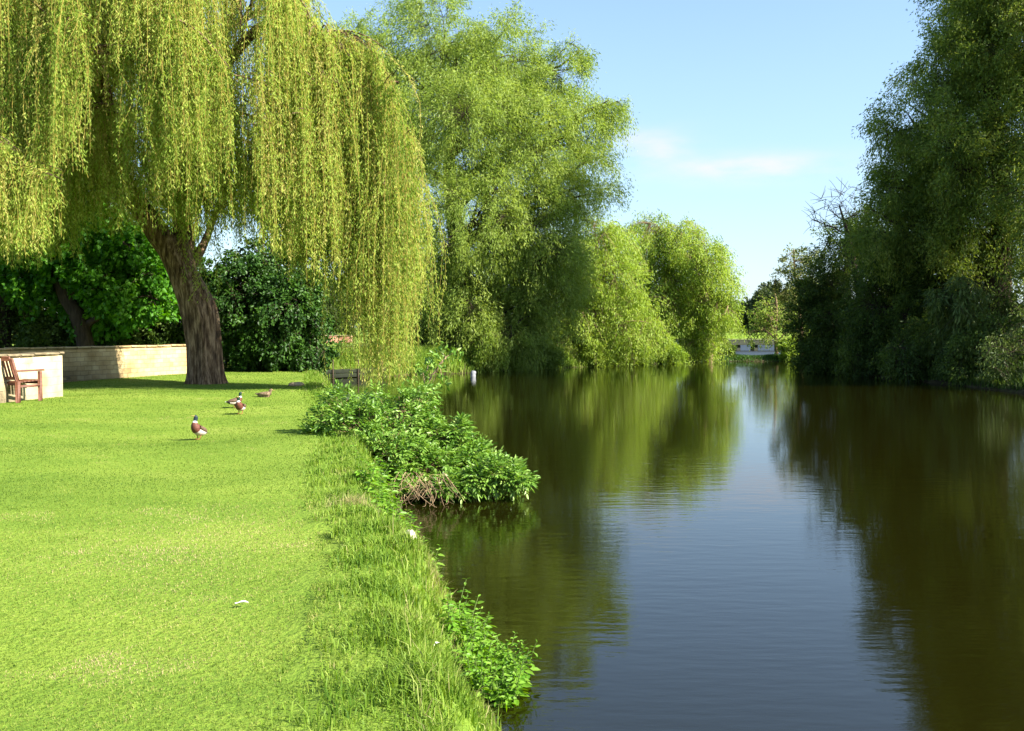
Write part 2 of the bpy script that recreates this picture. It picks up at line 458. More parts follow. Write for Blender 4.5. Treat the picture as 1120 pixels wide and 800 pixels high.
    b1 = N(ns, 'ShaderNodeBump'); b1.inputs['Distance'].default_value = .0035; ln.new(n1.outputs['Fac'], b1.inputs['Height']); ln.new(br.outputs[0], b1.inputs['Strength'])
    b2 = N(ns, 'ShaderNodeBump'); b2.inputs['Strength'].default_value = 1; b2.inputs['Distance'].default_value = .0022
    ln.new(n2.outputs['Fac'], b2.inputs['Height']); ln.new(b1.outputs[0], b2.inputs['Normal'])
    p = N(ns, 'ShaderNodeBsdfPrincipled'); p.inputs['Roughness'].default_value = .02; p.inputs['IOR'].default_value = 1.42
    p.inputs['Base Color'].default_value = (.0072, .0068, .0008, 1)
    ln.new(b2.outputs[0], p.inputs['Normal'])
    sy = N(ns, 'ShaderNodeSeparateXYZ'); ln.new(tc.outputs['Object'], sy.inputs[0])      # water ruffled by the current at the bridge
    rf = N(ns, 'ShaderNodeMapRange'); rf.inputs[1].default_value = 71; rf.inputs[2].default_value = 80; rf.inputs[3].default_value = .02; rf.inputs[4].default_value = .42
    ln.new(sy.outputs[1], rf.inputs[0]); ln.new(rf.outputs[0], p.inputs['Roughness'])
    o_ = N(ns, 'ShaderNodeOutputMaterial'); ln.new(p.outputs[0], o_.inputs[0])
    g = Geo(); g.add([(-14, -42, WZ), (56, -42, WZ), (56, 176, WZ), (-14, 176, WZ)], [[0, 1, 2, 3]])
    w = g.build('river', m); w['kind'] = 'structure'


ground()


# ------------------------------------------------------------------ grass
def grass():
    rng = np.random.default_rng(3)
    # mown lawn: density falls with distance, blades grow a little so that the turf keeps its texture
    n = 720000
    u = rng.uniform(0, 1, n)
    d = 1.6 * (33 / 1.6) ** (u ** 1.0)
    x = -rng.uniform(-.25, 1, n) * (d * .60 + 3.5)
    s = sdf(x, d)
    k = (s > .45) & (x < 0.3)
    x, d, s = x[k], d[k], s[k]
    P = np.stack([x, d, height(x, d) - .004], -1)
    pat = .5 * noise(P * [.6, 1, 1], 2.6, 2) + .35 * noise(P, .8, 9)
    dry = np.exp(-(((x + 2.3) / 1.3) ** 2 + ((d - 6.8) / 1.6) ** 2)) + .6 * np.exp(-(((x + 1.7) / .7) ** 2 + ((d - 4.6) / 1.1) ** 2))
    stripe = .015 * np.sign(np.sin(d * 2 * np.pi / 2.4 + x * .5))
    tan = smooth(.75, 1.25, noise(P * [.7, 1, 1], 1.1, 6) + .5 * noise(P, .35, 1))
    t = .40 + .14 * pat + .07 * noise(P, .22, 14) + .46 * dry + .28 * tan + stripe + rng.normal(0, .115, len(x))
    dark = noise(P, .16, 13) + .4 * noise(P, .5, 2) > .95
    t = np.where(dark, t - .14, t)
    g = Geo()
    h = rng.uniform(.008, .020, len(x)) * (1 + .02 * d) * np.where(dark, 1.25, 1)
    g.blades(P, h, .0042 * (.8 + d / 5.5), rng, .9, np.clip(t, 0, 1), tri=True)
    tag(g.build('mown_grass', M['grass']), 'short mown lawn grass, bright green with dry yellow patches', 'grass', kind='stuff')
    # long rough grass down the near bank
    g = Geo()
    L = LEFT[1:16]; seg = np.linalg.norm(np.diff(L, axis=0), axis=1); cum = np.concatenate([[0], np.cumsum(seg)])
    n = 150000
    u = rng.uniform(0, 1, n)
    dist0 = 15 + 1.5
    q = dist0 + (cum[-1] - dist0) * u ** 2.0
    px = np.interp(q, cum, L[:, 0]); py = np.interp(q, cum, L[:, 1])
    off = rng.normal(.46, .33, n)
    tx = np.interp(q + .3, cum, L[:, 0]) - np.interp(q - .3, cum, L[:, 0]); ty = np.interp(q + .3, cum, L[:, 1]) - np.interp(q - .3, cum, L[:, 1])
    tl = np.hypot(tx, ty); nx, ny = -ty / tl, tx / tl
    x = px + nx * off; y = py + ny * off
    s = sdf(x, y)
    P = np.stack([x, y, 0 * x], -1)
    cl = noise(P, .5, 4)
    k = (s > .03) & (s < 1.45) & (rng.uniform(-1.2, 1, n) < cl + .5) & (rng.uniform(0, 1, n) < smooth(1.4, .4, s))
    x, y, s, cl = x[k], y[k], s[k], cl[k]
    P = np.stack([x, y, height(x, y) - .01], -1)
    h = rng.uniform(.035, .10, len(x)) * (.5 + .6 * smooth(1.5, .4, s)) * (1 + .35 * cl) * (1 + y * .012)
    t = .42 + .15 * noise(P, .7, 8) + rng.normal(0, .16, len(x)) + .12 * (s < .25)
    g.blades(P, np.maximum(h, .04), .0055 * (.8 + y / 9), rng, .6, np.clip(t, 0, 1))
    # seed stalks and dry straws near the water
    k = (rng.uniform(0, 1, len(x)) < .03) & (s < .55)
    g.blades(P[k], rng.uniform(.10, .24, k.sum()), .004 * (.8 + y[k] / 9), rng, .7, np.clip(rng.normal(.85, .12, k.sum()), 0, 1))
    tag(g.build('bank_grass', M['long']), 'long rough grass growing down the river bank beside the lawn', 'grass', kind='stuff')
    # coarse grass on the far banks and on the islet
    g = Geo()
    n = 70000
    q = rng.uniform(0, 1, n)
    L2 = LEFT[13:27]; seg = np.linalg.norm(np.diff(L2, axis=0), axis=1); cum = np.concatenate([[0], np.cumsum(seg)])
    qq = q * cum[-1]
    x = np.interp(qq, cum, L2[:, 0]) + rng.normal(-.5, 1.1, n); y = np.interp(qq, cum, L2[:, 1]) + rng.normal(.5, 1.1, n)
    x2 = rng.uniform(12.5, 21, 12000); y2 = rng.normal(67.5, 1.0, 12000)
    x = np.concatenate([x, x2]); y = np.concatenate([y, y2])
    z = height(x, y); k = (z > WZ - .02)
    P = np.stack([x, y, z - .02], -1)[k]
    t = np.clip(.55 + .2 * noise(P, 2.5, 6) + rng.normal(0, .15, len(P)), 0, 1)
    isl = (P[:, 0] > 12.2) & (P[:, 1] > 64.5) & (P[:, 1] < 71)
    Pi = P[isl]; P = P[~isl]; t = t[~isl]
    P2 = P[:, 1] < 72; P = P[P2]; t = t[P2]
    g.blades(P, rng.uniform(.15, .5, len(P)), .035, rng, .5, t)
    tag(g.build('far_bank_grass', M['long']), 'tall waterside grass along the far bank below the willows', 'grass', kind='stuff')
    g = Geo(); g.blades(Pi, rng.uniform(.08, .22, len(Pi)), .045, rng, .6, np.clip(rng.normal(.6, .25, len(Pi)), 0, 1))  # the islet's shade is put into the colour: dark ivy tone on grass
    tag(g.build('islet_grass', M['ivy']), 'rushy grass covering the low islet before the footbridge, shade painted into its green', 'grass', kind='stuff')
    g = Geo(); n = 26000
    L3 = RIGHT[4:11]; seg = np.linalg.norm(np.diff(L3, axis=0), axis=1); cum = np.concatenate([[0], np.cumsum(seg)])
    qq = rng.uniform(0, 1, n) * cum[-1]
    x = np.interp(qq, cum, L3[:, 0]) + np.abs(rng.normal(.5, .9, n)); y = np.interp(qq, cum, L3[:, 1])
    z = height(x, y); k = z > WZ - .02
    P = np.stack([x, y, z - .02], -1)[k]
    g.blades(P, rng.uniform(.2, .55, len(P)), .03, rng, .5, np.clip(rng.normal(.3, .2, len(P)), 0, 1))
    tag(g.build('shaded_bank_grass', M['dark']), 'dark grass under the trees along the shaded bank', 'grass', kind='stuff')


grass()


# ------------------------------------------------------------------ trees
def bez(a, b, c, n):
    t = np.linspace(0, 1, n)[:, None]
    return (1 - t) ** 2 * a + 2 * t * (1 - t) * b + t * t * c


def tree(name, label, cat, trunk, lobes, nt, lpt, leaf, mat, bark='dark_bark', droop=.25, tl=1.0, gap=-.25, gs=2.2, seed=1, group=None,
         sides=8, twigr=.010, broad=False, hang=0.0, tintb=0.0, limb_r=.55, parts=('trunk', 'crown'), sub=6, zmin=None, shell=2.6, spread=.8):
    """trunk: list of (xyz, r); lobes: list of (centre, rx, ry, rz). One Empty > trunk, crown."""
    rng = np.random.default_rng(seed)
    tp = np.array([p for p, r in trunk], float); tr = np.array([r for p, r in trunk], float)
    base = tp[0].copy()
    root = thing(name, label, cat, base, 0, group)
    g = Geo(); lf = Geo()
    m = 5 * (len(tp) - 1) + 1
    ti = np.linspace(0, len(tp) - 1, m); k = np.arange(len(tp))
    TP = np.stack([np.interp(ti, k, tp[:, a]) for a in range(3)], 1)
    for _ in range(3): TP[1:-1] = (TP[:-2] + 2 * TP[1:-1] + TP[2:]) / 4
    TR = np.interp(ti, k, tr)
    TPn = TP.copy(); TPn[1:] += rng.normal(0, .04, (m - 1, 3)) * TR[1:, None]
    g.tubes(TPn, TR, 12)
    vol = np.array([l[1] * l[2] * l[3] for l in lobes]) ** (2 / 3); cnt = (nt * vol / vol.sum()).astype(int) + 3
    for (c, rx, ry, rz), n in zip(lobes, cnt):
        c = np.array(c, float); R = np.array([rx, ry, rz])
        h = np.hypot(*(TP[:, :2] - c[:2]).T)
        cost = np.linalg.norm(TP - c, axis=1) + 3 * np.maximum(0, TP[:, 2] - (c[2] - .45 * h))
        i = int(np.argmin(cost)); a = TP[i]
        mid = (a + c) / 2 + np.array([0, 0, .12 * np.linalg.norm(c - a)]) + rng.normal(0, .08, 3) * np.linalg.norm(c - a)
        lim = bez(a, mid, c + rng.normal(0, .2, 3) * R, 9)
        lim[1:] += rng.normal(0, .02, (8, 3)) * np.linalg.norm(c - a)
        r0 = min(TR[i] * limb_r, .05 + .035 * np.linalg.norm(c - a))
        g.tubes(lim, np.linspace(r0, r0 * .35, 9), sides)
        pts = [lim[4:]]
        for _ in range(sub):
            t0 = lim[rng.integers(3, 9)]
            dv = nrm(rng.normal(size=3) + np.array([0, 0, .35])); e = c + dv * R * .68
            mm = (t0 + e) / 2 + np.array([0, 0, .12]) * R.mean() + rng.normal(0, .1, 3) * R
            sb = bez(t0, mm, e, 8)
            g.tubes(sb, np.linspace(r0 * .38, r0 * .13, 8), 5); pts.append(sb[2:])
        pts = np.concatenate(pts)
        # tips spread through the lobe, thinned by noise so that gaps open
        nn = int(n * 1.9)
        dv = nrm(rng.normal(size=(nn, 3))); rad = rng.uniform(0, 1, nn) ** (1 / shell)
        ed = 1 + .16 * noise(dv * 1.0 + c, .9, 11)
        tip = c + dv * R * (rad * ed)[:, None]
        keep = noise(tip, gs, 3) + .5 * noise(tip, gs * .4, 8) > gap + rng.uniform(-.25, .25, nn)
        if zmin is not None: keep &= tip[:, 2] > zmin
        tip = tip[keep][:n]; n = len(tip)
        if n == 0: continue
        D = ((tip[:, None] - pts[None]) ** 2).sum(-1); st = pts[D.argmin(1)]
        v = tip - st; ln_ = np.linalg.norm(v, axis=1, keepdims=True)
        out = nrm(v + .6 * (tip - c)); end = tip + out * tl * .35 - np.array([0, 0, 1.]) * (droop * tl * rng.uniform(.5, 1.3, n))[:, None]
        cm = st + v * .6 + np.array([0, 0, .15]) * ln_
        tt = np.linspace(0, 1, 5)[None, :, None]
        TW = (1 - tt) ** 2 * st[:, None] + 2 * tt * (1 - tt) * (cm[:, None] * .35 + tip[:, None] * .65 + np.array([0, 0, .1 * tl])) + tt * tt * end[:, None]
        g.tubes(TW, np.linspace(twigr, twigr * .4, 5)[None].repeat(n, 0), 3)
        # leaves along the outer part of every twig
        q = rng.uniform(.38, 1.04, (n, lpt)); tq = q[..., None]
        c1 = (cm * .35 + tip * .65 + np.array([0, 0, .1 * tl]))[:, None]
        P = (1 - tq) ** 2 * st[:, None] + 2 * tq * (1 - tq) * c1 + tq * tq * end[:, None]
        T = nrm(2 * (1 - tq) * (c1 - st[:, None]) + 2 * tq * (end[:, None] - c1))
        P = P + rng.normal(0, tl * .16 * spread, P.shape)
        if hang:
            P[..., 2] -= hang * rng.uniform(0, 1, (n, lpt)) ** 1.3 * tl
        d = T * .7 + rng.normal(0, .6, P.shape) - np.array([0, 0, droop * .9 + hang])
        tint = np.clip(.5 + tintb + .22 * noise(tip, 1.7, 5)[:, None] + rng.normal(0, .17, (n, lpt)), 0, 1)
        lf.leaves(P.reshape(-1, 3), d.reshape(-1, 3), leaf[0] * rng.uniform(.7, 1.3, n * lpt), leaf[1] * rng.uniform(.8, 1.2, n * lpt), tint.ravel(), rng, broad=broad)
    for gg in (g, lf):
        if gg.V: gg.V = [v - base for v in gg.V]
    g.build(parts[0], M[bark], root, True)
    if lf.V and parts[1]: lf.build(parts[1], M[mat], root)
    return root


def lob(x, y, r, d, sy=1.0, sx=1.0, sz=1.0, dz=0):
    rr = r * d / F
    return (at(x, y, d) + np.array([0, 0, dz]), rr * sx, rr * sy, rr * sz)


def on(x, Y, dz=-.15):
    """ground point at picture column x and distance Y"""
    X = (x - 560) / F * Y
    return np.array([X, Y, hz(X, Y) + dz])


# ---- big crack willow on the far side of the inlet
d0 = 54
b = on(505, d0)
tree('willow_tree', 'tall spreading green willow between the weeping willow and the lower lime green willows', 'tree',
     [(b, .75), (b + [.1, 0, 1.5], .62), (at(505, 330, d0), .55), (at(500, 260, d0), .48), (at(490, 190, d0), .36), (at(495, 110, d0 + .5), .22), (at(500, 50, d0), .1)],
     [lob(400, 78, 62, d0 - 1), lob(470, 52, 66, d0), lob(548, 72, 62, d0), lob(603, 112, 50, d0), lob(648, 140, 34, d0), lob(585, 165, 72, d0 - 2.5), lob(500, 140, 80, d0 - 3), lob(415, 150, 70, d0 - 2),
      lob(634, 200, 44, d0 - 1), lob(578, 250, 74, d0 - 2), lob(515, 235, 70, d0 - 4), lob(608, 285, 46, d0 - .5, sz=1.2), lob(582, 330, 56, d0 - 1), lob(500, 330, 55, d0 - 3), lob(440, 290, 60, d0), lob(560, 360, 45, d0 - 2.5),
      lob(625, 60, 22, d0), lob(668, 120, 20, d0), lob(520, 100, 70, d0 + 6), lob(570, 300, 75, d0 + 5), lob(480, 330, 60, d0 + 5)],
     6600, 66, (.20, .042), 'crack', 'dark_bark', droop=.32, tl=1.25, gap=-.5, gs=2.6, seed=11, hang=.25, twigr=.007)

# lime green willows downstream
for (nm, lb, x0, ys, lb_, sd, dd, nt_) in [
    ('willow_tree', 'round lime green willow half hidden behind the tall spreading willow', 655, 395, [(652, 262, 32), (668, 300, 40), (660, 345, 46), (690, 352, 38), (640, 310, 38), (676, 268, 26), (635, 360, 34)], 21, 59, 1700),
    ('willow_tree', 'tall lime green willow with pale trunks showing through its open crown', 712, 394, [(713, 258, 30), (735, 275, 34), (708, 300, 32), (748, 262, 28), (728, 330, 40), (700, 345, 30)], 22, 65, 1300),
    ('willow_tree', 'drooping lime green willow beside the open sky at the end of the row', 775, 393, [(770, 282, 27), (785, 310, 25), (760, 335, 36), (793, 338, 18), (766, 365, 26), (752, 300, 24)], 23, 64, 1200)]:
    bb = on(x0, dd + 1.5)
    tp_ = lb_[0]
    tree(nm, lb, 'tree', [(bb, .35), (at(x0 - 2, 350, dd), .28), (at(x0 - 4, 310, dd), .2), (at(tp_[0], tp_[1], dd), .08)],
         [lob(x, y, r, dd + (k % 3 - 1) * 1.2) for k, (x, y, r) in enumerate(lb_)], nt_, 46, (.19, .05), 'lime', 'twig', droop=.45, tl=1.3, gap=.12, gs=1.7, twigr=.012, seed=sd, hang=.35,
         group='lime green willows along the far bank')

# low weeping sapling and waterside shrubs under the big willow
bb = on(530, 50.6)
tree('willow_sapling', 'slender pale green weeping sapling at the water edge against dark shade', 'tree', [(bb, .09), (at(531, 365, 50.4), .07), (at(529, 338, 50.4), .04)],
     [lob(529, 345, 14, 50.4, sz=1.2), lob(530, 368, 17, 50.2, sz=1.3), lob(522, 385, 14, 50.2), lob(540, 382, 14, 50.2)], 260, 40, (.15, .035), 'lime', droop=.7, tl=.8, gap=-.6, seed=31, hang=.6)
for i, (x, y, r, d, ml, lb) in enumerate([
    (455, 372, 26, 51.5, 'dark', 'dark shrub in the shade at the inlet corner under the tall spreading willow'),
    (500, 368, 30, 56, 'dark', 'dark undergrowth shrub behind the weeping sapling'),
    (575, 366, 32, 57.5, 'dark', 'dark undergrowth shrub behind the low olive shrub'),
    (622, 372, 28, 59, 'dark', 'dark undergrowth shrub between the tall willow and the round lime willow'),
    (592, 388, 17, 53.6, 'crack', 'low olive green shrub at the foot of the tall spreading willow'),
    (648, 390, 17, 57.5, 'lime', 'low bright green shrub on the water edge under the round lime willow'),
    (688, 384, 19, 59.5, 'lime', 'bushy yellow green shrub by the water below the open crowned willow'),
    (728, 386, 15, 61.6, 'lime', 'rounded yellow green shrub reflected in the river near the gap of white water'),
    (786, 386, 13, 67.3, 'dark', 'dark leafy shrub on the islet at its open end'),
    (556, 393, 13, 52.4, 'crack', 'small olive shrub on the bank just past the weeping sapling')]):
    bb = on(x, d)
    c = at(x, y, d)
    tree('shrub', lb, 'shrub', [(bb, .06), (c, .04)], [lob(x - r * .6, y + 3, r * .8, d), lob(x + r * .6, y + 3, r * .8, d), lob(x, y - 3, r, d)], 300, 36, (.18, .055), ml, droop=.3, tl=.6, gap=-.7, seed=40 + i,
         group='shrubs along the far waterside')

# islet: small half bare tree and a bright bush, footbridge beyond
bb = on(850, 68)
tree('alder_tree', 'small sparse tree with bare upper twigs on the islet before the footbridge', 'tree', [(bb, .14), (at(848, 365, 68), .10), (at(850, 335, 68), .1), (at(846, 312, 68), .03)],
     [lob(846, 350, 24, 68), lob(862, 335, 18, 68), lob(832, 362, 18, 68), lob(866, 365, 20, 68)], 210, 24, (.17, .07), 'crack', 'twig', droop=.15, tl=.8, gap=-.2, seed=51, twigr=.02)
bb = on(864, 66.2)
tree('shrub', 'vivid yellow green bush at the islet end beside the shaded trees', 'shrub', [(bb, .06), (at(866, 388, 66), .03)], [lob(866, 390, 11, 66, sz=1.2), lob(862, 380, 11, 66)], 220, 34, (.17, .06), 'lime', droop=.2, tl=.5, gap=-.8, seed=52)

# ---- wooded right bank
d0 = 43
bb = on(1092, d0)
tree('willow_tree', 'very tall golden green tree towering out of the picture on the shaded bank', 'tree',
     [(bb, .7), (at(1090, 330, d0), .55), (at(1098, 230, d0), .45), (at(1085, 120, d0), .35), (at(1070, 20, d0), .22), (at(1060, -60, d0), .1)],
     [lob(1010, 130, 58, d0), lob(1060, 60, 60, d0), lob(1085, -10, 66, d0), lob(1085, -90, 60, d0), lob(1120, 60, 75, d0 - 1), lob(1000, 215, 55, d0 + 1), lob(1060, 165, 62, d0 - 2), lob(1120, 170, 66, d0 - 1), lob(975, 250, 44, d0 + 1),
      lob(1150, -60, 75, d0), lob(1040, 245, 60, d0), lob(1110, 260, 60, d0 + 1), lob(1180, 90, 70, d0 + 1), lob(1120, -150, 70, d0), lob(1090, 60, 60, d0 + 2.2), lob(1020, 180, 55, d0 + 2.5), lob(1075, -20, 55, d0 + 2)],
     6000, 54, (.165, .05), 'golden', 'dark_bark', droop=.3, tl=1.25, gap=-.2, twigr=.007, gs=2.4, seed=61, hang=.2)
bb = on(1210, 38)
tree('willow_tree', 'broad tree at the edge of the view leaning over the shaded bank', 'tree',
     [(bb, .6), (at(1205, 300, 38), .5), (at(1190, 150, 38), .35), (at(1180, 20, 38), .2), (at(1180, -60, 38), .08)],
     [lob(1150, 230, 66, 37), lob(1200, 150, 90, 37), lob(1240, 50, 95, 38), lob(1190, -20, 90, 39), lob(1180, 310, 70, 38), lob(1270, 230, 90, 38)],
     2000, 44, (.15, .05), 'golden', 'dark_bark', droop=.28, tl=1.2, gap=-.2, seed=62, hang=.2)
bb = on(935, 52)
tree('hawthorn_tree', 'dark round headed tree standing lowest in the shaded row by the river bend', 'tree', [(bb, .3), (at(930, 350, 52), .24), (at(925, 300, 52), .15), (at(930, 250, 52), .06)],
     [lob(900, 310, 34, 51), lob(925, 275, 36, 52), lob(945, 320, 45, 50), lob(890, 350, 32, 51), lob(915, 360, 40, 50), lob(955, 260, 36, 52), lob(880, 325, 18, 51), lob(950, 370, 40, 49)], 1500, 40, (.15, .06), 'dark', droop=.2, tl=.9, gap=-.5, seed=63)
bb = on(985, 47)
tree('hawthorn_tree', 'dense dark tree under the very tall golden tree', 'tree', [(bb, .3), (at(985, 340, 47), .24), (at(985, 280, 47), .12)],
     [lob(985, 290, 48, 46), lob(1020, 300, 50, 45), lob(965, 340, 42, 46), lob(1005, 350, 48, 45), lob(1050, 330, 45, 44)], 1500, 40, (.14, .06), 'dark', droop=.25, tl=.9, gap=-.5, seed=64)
bb = on(878, 57)
tree('ash_tree', 'slim pale leaved tree with an airy crown against the sky at the river bend', 'tree', [(bb, .15), (at(876, 350, 57), .11), (at(870, 310, 57), .07), (at(868, 272, 57), .03)],
     [lob(868, 285, 16, 57), lob(858, 305, 16, 57), lob(878, 305, 15, 57), lob(884, 280, 11, 57), lob(862, 325, 16, 57)], 170, 22, (.15, .07), 'pale', 'twig', droop=.1, tl=.7, gap=-.1, gs=1.2, seed=65, twigr=.014)
# bare dead branches
bb = on(945, 50)
tree('dead_tree', 'leafless tree top with fine bare twigs reaching over the dark round tree', 'tree', [(bb, .25), (at(940, 320, 50), .18), (at(930, 265, 50), .1), (at(918, 225, 50), .04)],
     [lob(905, 232, 24, 50), lob(925, 218, 22, 50), lob(890, 240, 14, 50), lob(938, 235, 22, 50)], 120, 1, (.03, .01), 'pale', 'dark_bark', droop=-.05, tl=.8, gap=-.9, seed=66, twigr=.016, sub=9, parts=('trunk', None))
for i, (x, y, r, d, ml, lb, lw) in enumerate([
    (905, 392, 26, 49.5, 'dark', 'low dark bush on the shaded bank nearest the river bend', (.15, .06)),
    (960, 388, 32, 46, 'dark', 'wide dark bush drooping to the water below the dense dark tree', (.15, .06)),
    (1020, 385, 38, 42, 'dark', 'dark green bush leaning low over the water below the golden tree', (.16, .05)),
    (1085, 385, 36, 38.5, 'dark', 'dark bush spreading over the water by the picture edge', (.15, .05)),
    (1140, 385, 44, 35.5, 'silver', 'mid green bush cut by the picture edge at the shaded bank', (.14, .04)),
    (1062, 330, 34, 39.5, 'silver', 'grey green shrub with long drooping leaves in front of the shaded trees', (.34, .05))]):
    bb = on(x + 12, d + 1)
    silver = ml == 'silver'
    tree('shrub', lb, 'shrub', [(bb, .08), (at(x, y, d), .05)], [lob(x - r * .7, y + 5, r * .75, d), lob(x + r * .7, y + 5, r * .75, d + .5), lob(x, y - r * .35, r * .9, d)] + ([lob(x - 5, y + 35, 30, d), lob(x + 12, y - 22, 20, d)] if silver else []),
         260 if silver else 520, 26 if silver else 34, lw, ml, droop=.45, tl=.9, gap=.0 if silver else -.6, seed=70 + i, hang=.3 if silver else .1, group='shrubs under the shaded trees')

# ---- dark trees and shrubs behind the garden wall
bb = on(70, 32.5)
tree('maple_tree', 'leaning maple with sunlit bright green leaves behind the stone wall', 'tree', [(bb + [.9, 0, 0], .32), (at(88, 350, 32.5), .26), (at(62, 310, 32.5), .22), (at(60, 240, 33), .12)],
     [lob(130, 290, 52, 32.5), lob(160, 318, 34, 32), lob(85, 265, 50, 33), lob(110, 330, 36, 33), lob(165, 280, 34, 34), lob(40, 290, 46, 33)], 1050, 32, (.17, .15), 'maple', droop=.3, tl=.7, gap=-.15, gs=1.6, seed=81, broad=True)
bb = on(0, 35)
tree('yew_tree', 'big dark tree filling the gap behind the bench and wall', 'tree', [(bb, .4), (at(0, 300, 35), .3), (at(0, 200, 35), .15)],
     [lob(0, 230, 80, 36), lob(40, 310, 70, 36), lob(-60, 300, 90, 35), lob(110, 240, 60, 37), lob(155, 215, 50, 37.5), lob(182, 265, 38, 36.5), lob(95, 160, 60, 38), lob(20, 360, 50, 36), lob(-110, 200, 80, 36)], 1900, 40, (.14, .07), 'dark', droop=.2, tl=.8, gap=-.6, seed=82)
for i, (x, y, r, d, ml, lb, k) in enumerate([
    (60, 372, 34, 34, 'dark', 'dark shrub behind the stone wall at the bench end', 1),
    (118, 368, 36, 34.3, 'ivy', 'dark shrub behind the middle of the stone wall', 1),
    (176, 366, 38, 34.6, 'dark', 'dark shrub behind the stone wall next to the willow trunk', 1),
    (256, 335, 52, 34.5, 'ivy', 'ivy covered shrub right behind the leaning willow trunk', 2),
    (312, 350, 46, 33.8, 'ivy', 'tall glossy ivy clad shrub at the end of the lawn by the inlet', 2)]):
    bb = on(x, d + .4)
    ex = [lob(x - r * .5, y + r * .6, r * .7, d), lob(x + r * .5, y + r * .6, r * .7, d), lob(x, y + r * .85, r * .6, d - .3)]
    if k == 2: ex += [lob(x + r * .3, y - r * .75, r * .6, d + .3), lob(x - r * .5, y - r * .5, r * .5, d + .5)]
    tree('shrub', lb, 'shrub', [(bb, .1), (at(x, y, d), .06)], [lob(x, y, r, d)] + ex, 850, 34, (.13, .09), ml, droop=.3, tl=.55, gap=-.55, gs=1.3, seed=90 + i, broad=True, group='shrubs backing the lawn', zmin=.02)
bb = on(305, 38)
tree('ivy_tree', 'slim dark trunked tree with ivy seen through the willow strands', 'tree', [(bb, .25), (at(303, 320, 38), .22), (at(301, 260, 38), .18), (at(299, 225, 38), .1)],
     [lob(306, 290, 26, 37.6), lob(318, 320, 30, 37.5), lob(300, 210, 30, 38), lob(285, 262, 8, 38), lob(330, 265, 22, 38)], 420, 30, (.13, .09), 'ivy', droop=.25, tl=.6, gap=-.2, seed=97, broad=True)
bb = on(345, 35.3)
tree('shrub', 'small sunlit ivy bush at the corner of the lawn above the inlet', 'shrub', [(bb, .05), (at(340, 385, 35.2), .03)], [lob(337, 380, 15, 35.2, sz=1.4), lob(343, 395, 11, 35)], 170, 30, (.12, .08), 'elder', droop=.3, tl=.4, gap=-.9, seed=98, broad=True)

# ---- distant trees round the fields
rng = np.random.default_rng(5)
first = None
spots = []
for i in range(26):
    a = math.radians(-40 + 80 * i / 25 + rng.uniform(-1, 1)); r = rng.uniform(205, 260)
    spots.append((r * math.sin(a), r * math.cos(a), rng.uniform(.75, 1.3), rng.uniform(0, 6)))
for x, d, s in [(770, 200, .95), (790, 215, .85), (806, 190, .62), (822, 196, .72), (842, 186, .95), (868, 190, 1.0), (895, 188, 1.1), (640, 150, .9), (350, 120, .8), (380, 135, .9), (300, 140, .7), (430, 120, .8), (250, 130, .8)]:
    spots.append(((x - 560) / F * d, d, s, rng.uniform(0, 6)))
for x, y, s, rz in spots:
    z = hz(x, y)
    if first is None:
        first = tree('field_tree', 'distant full crowned tree on the field edge beyond the river', 'tree', [(np.array([0, 0, -.2]), .4), (np.array([.1, 0, 3]), .3), (np.array([0, .1, 7]), .15)],
                     [((0, 0, 6.5), 3.6, 3.6, 3.4), ((2.4, .4, 4.8), 2.6, 2.8, 2.6), ((-2.5, -.3, 4.6), 2.7, 2.6, 2.5), ((.3, -2.2, 3.8), 2.6, 2.4, 2.6), ((.2, 2.4, 4), 2.6, 2.4, 2.6), ((-1, 0, 2.2), 3.2, 3, 1.8)],
                     500, 26, (.55, .34), 'far', droop=.2, tl=1.2, gap=-.5, seed=101, group='distant trees along the field edge')
        o = first
    else:
        o = copy_tree(first)
    o.location = (x, y, z - .1); o.scale = (s, s, s); o.rotation_euler = (0, 0, rz)


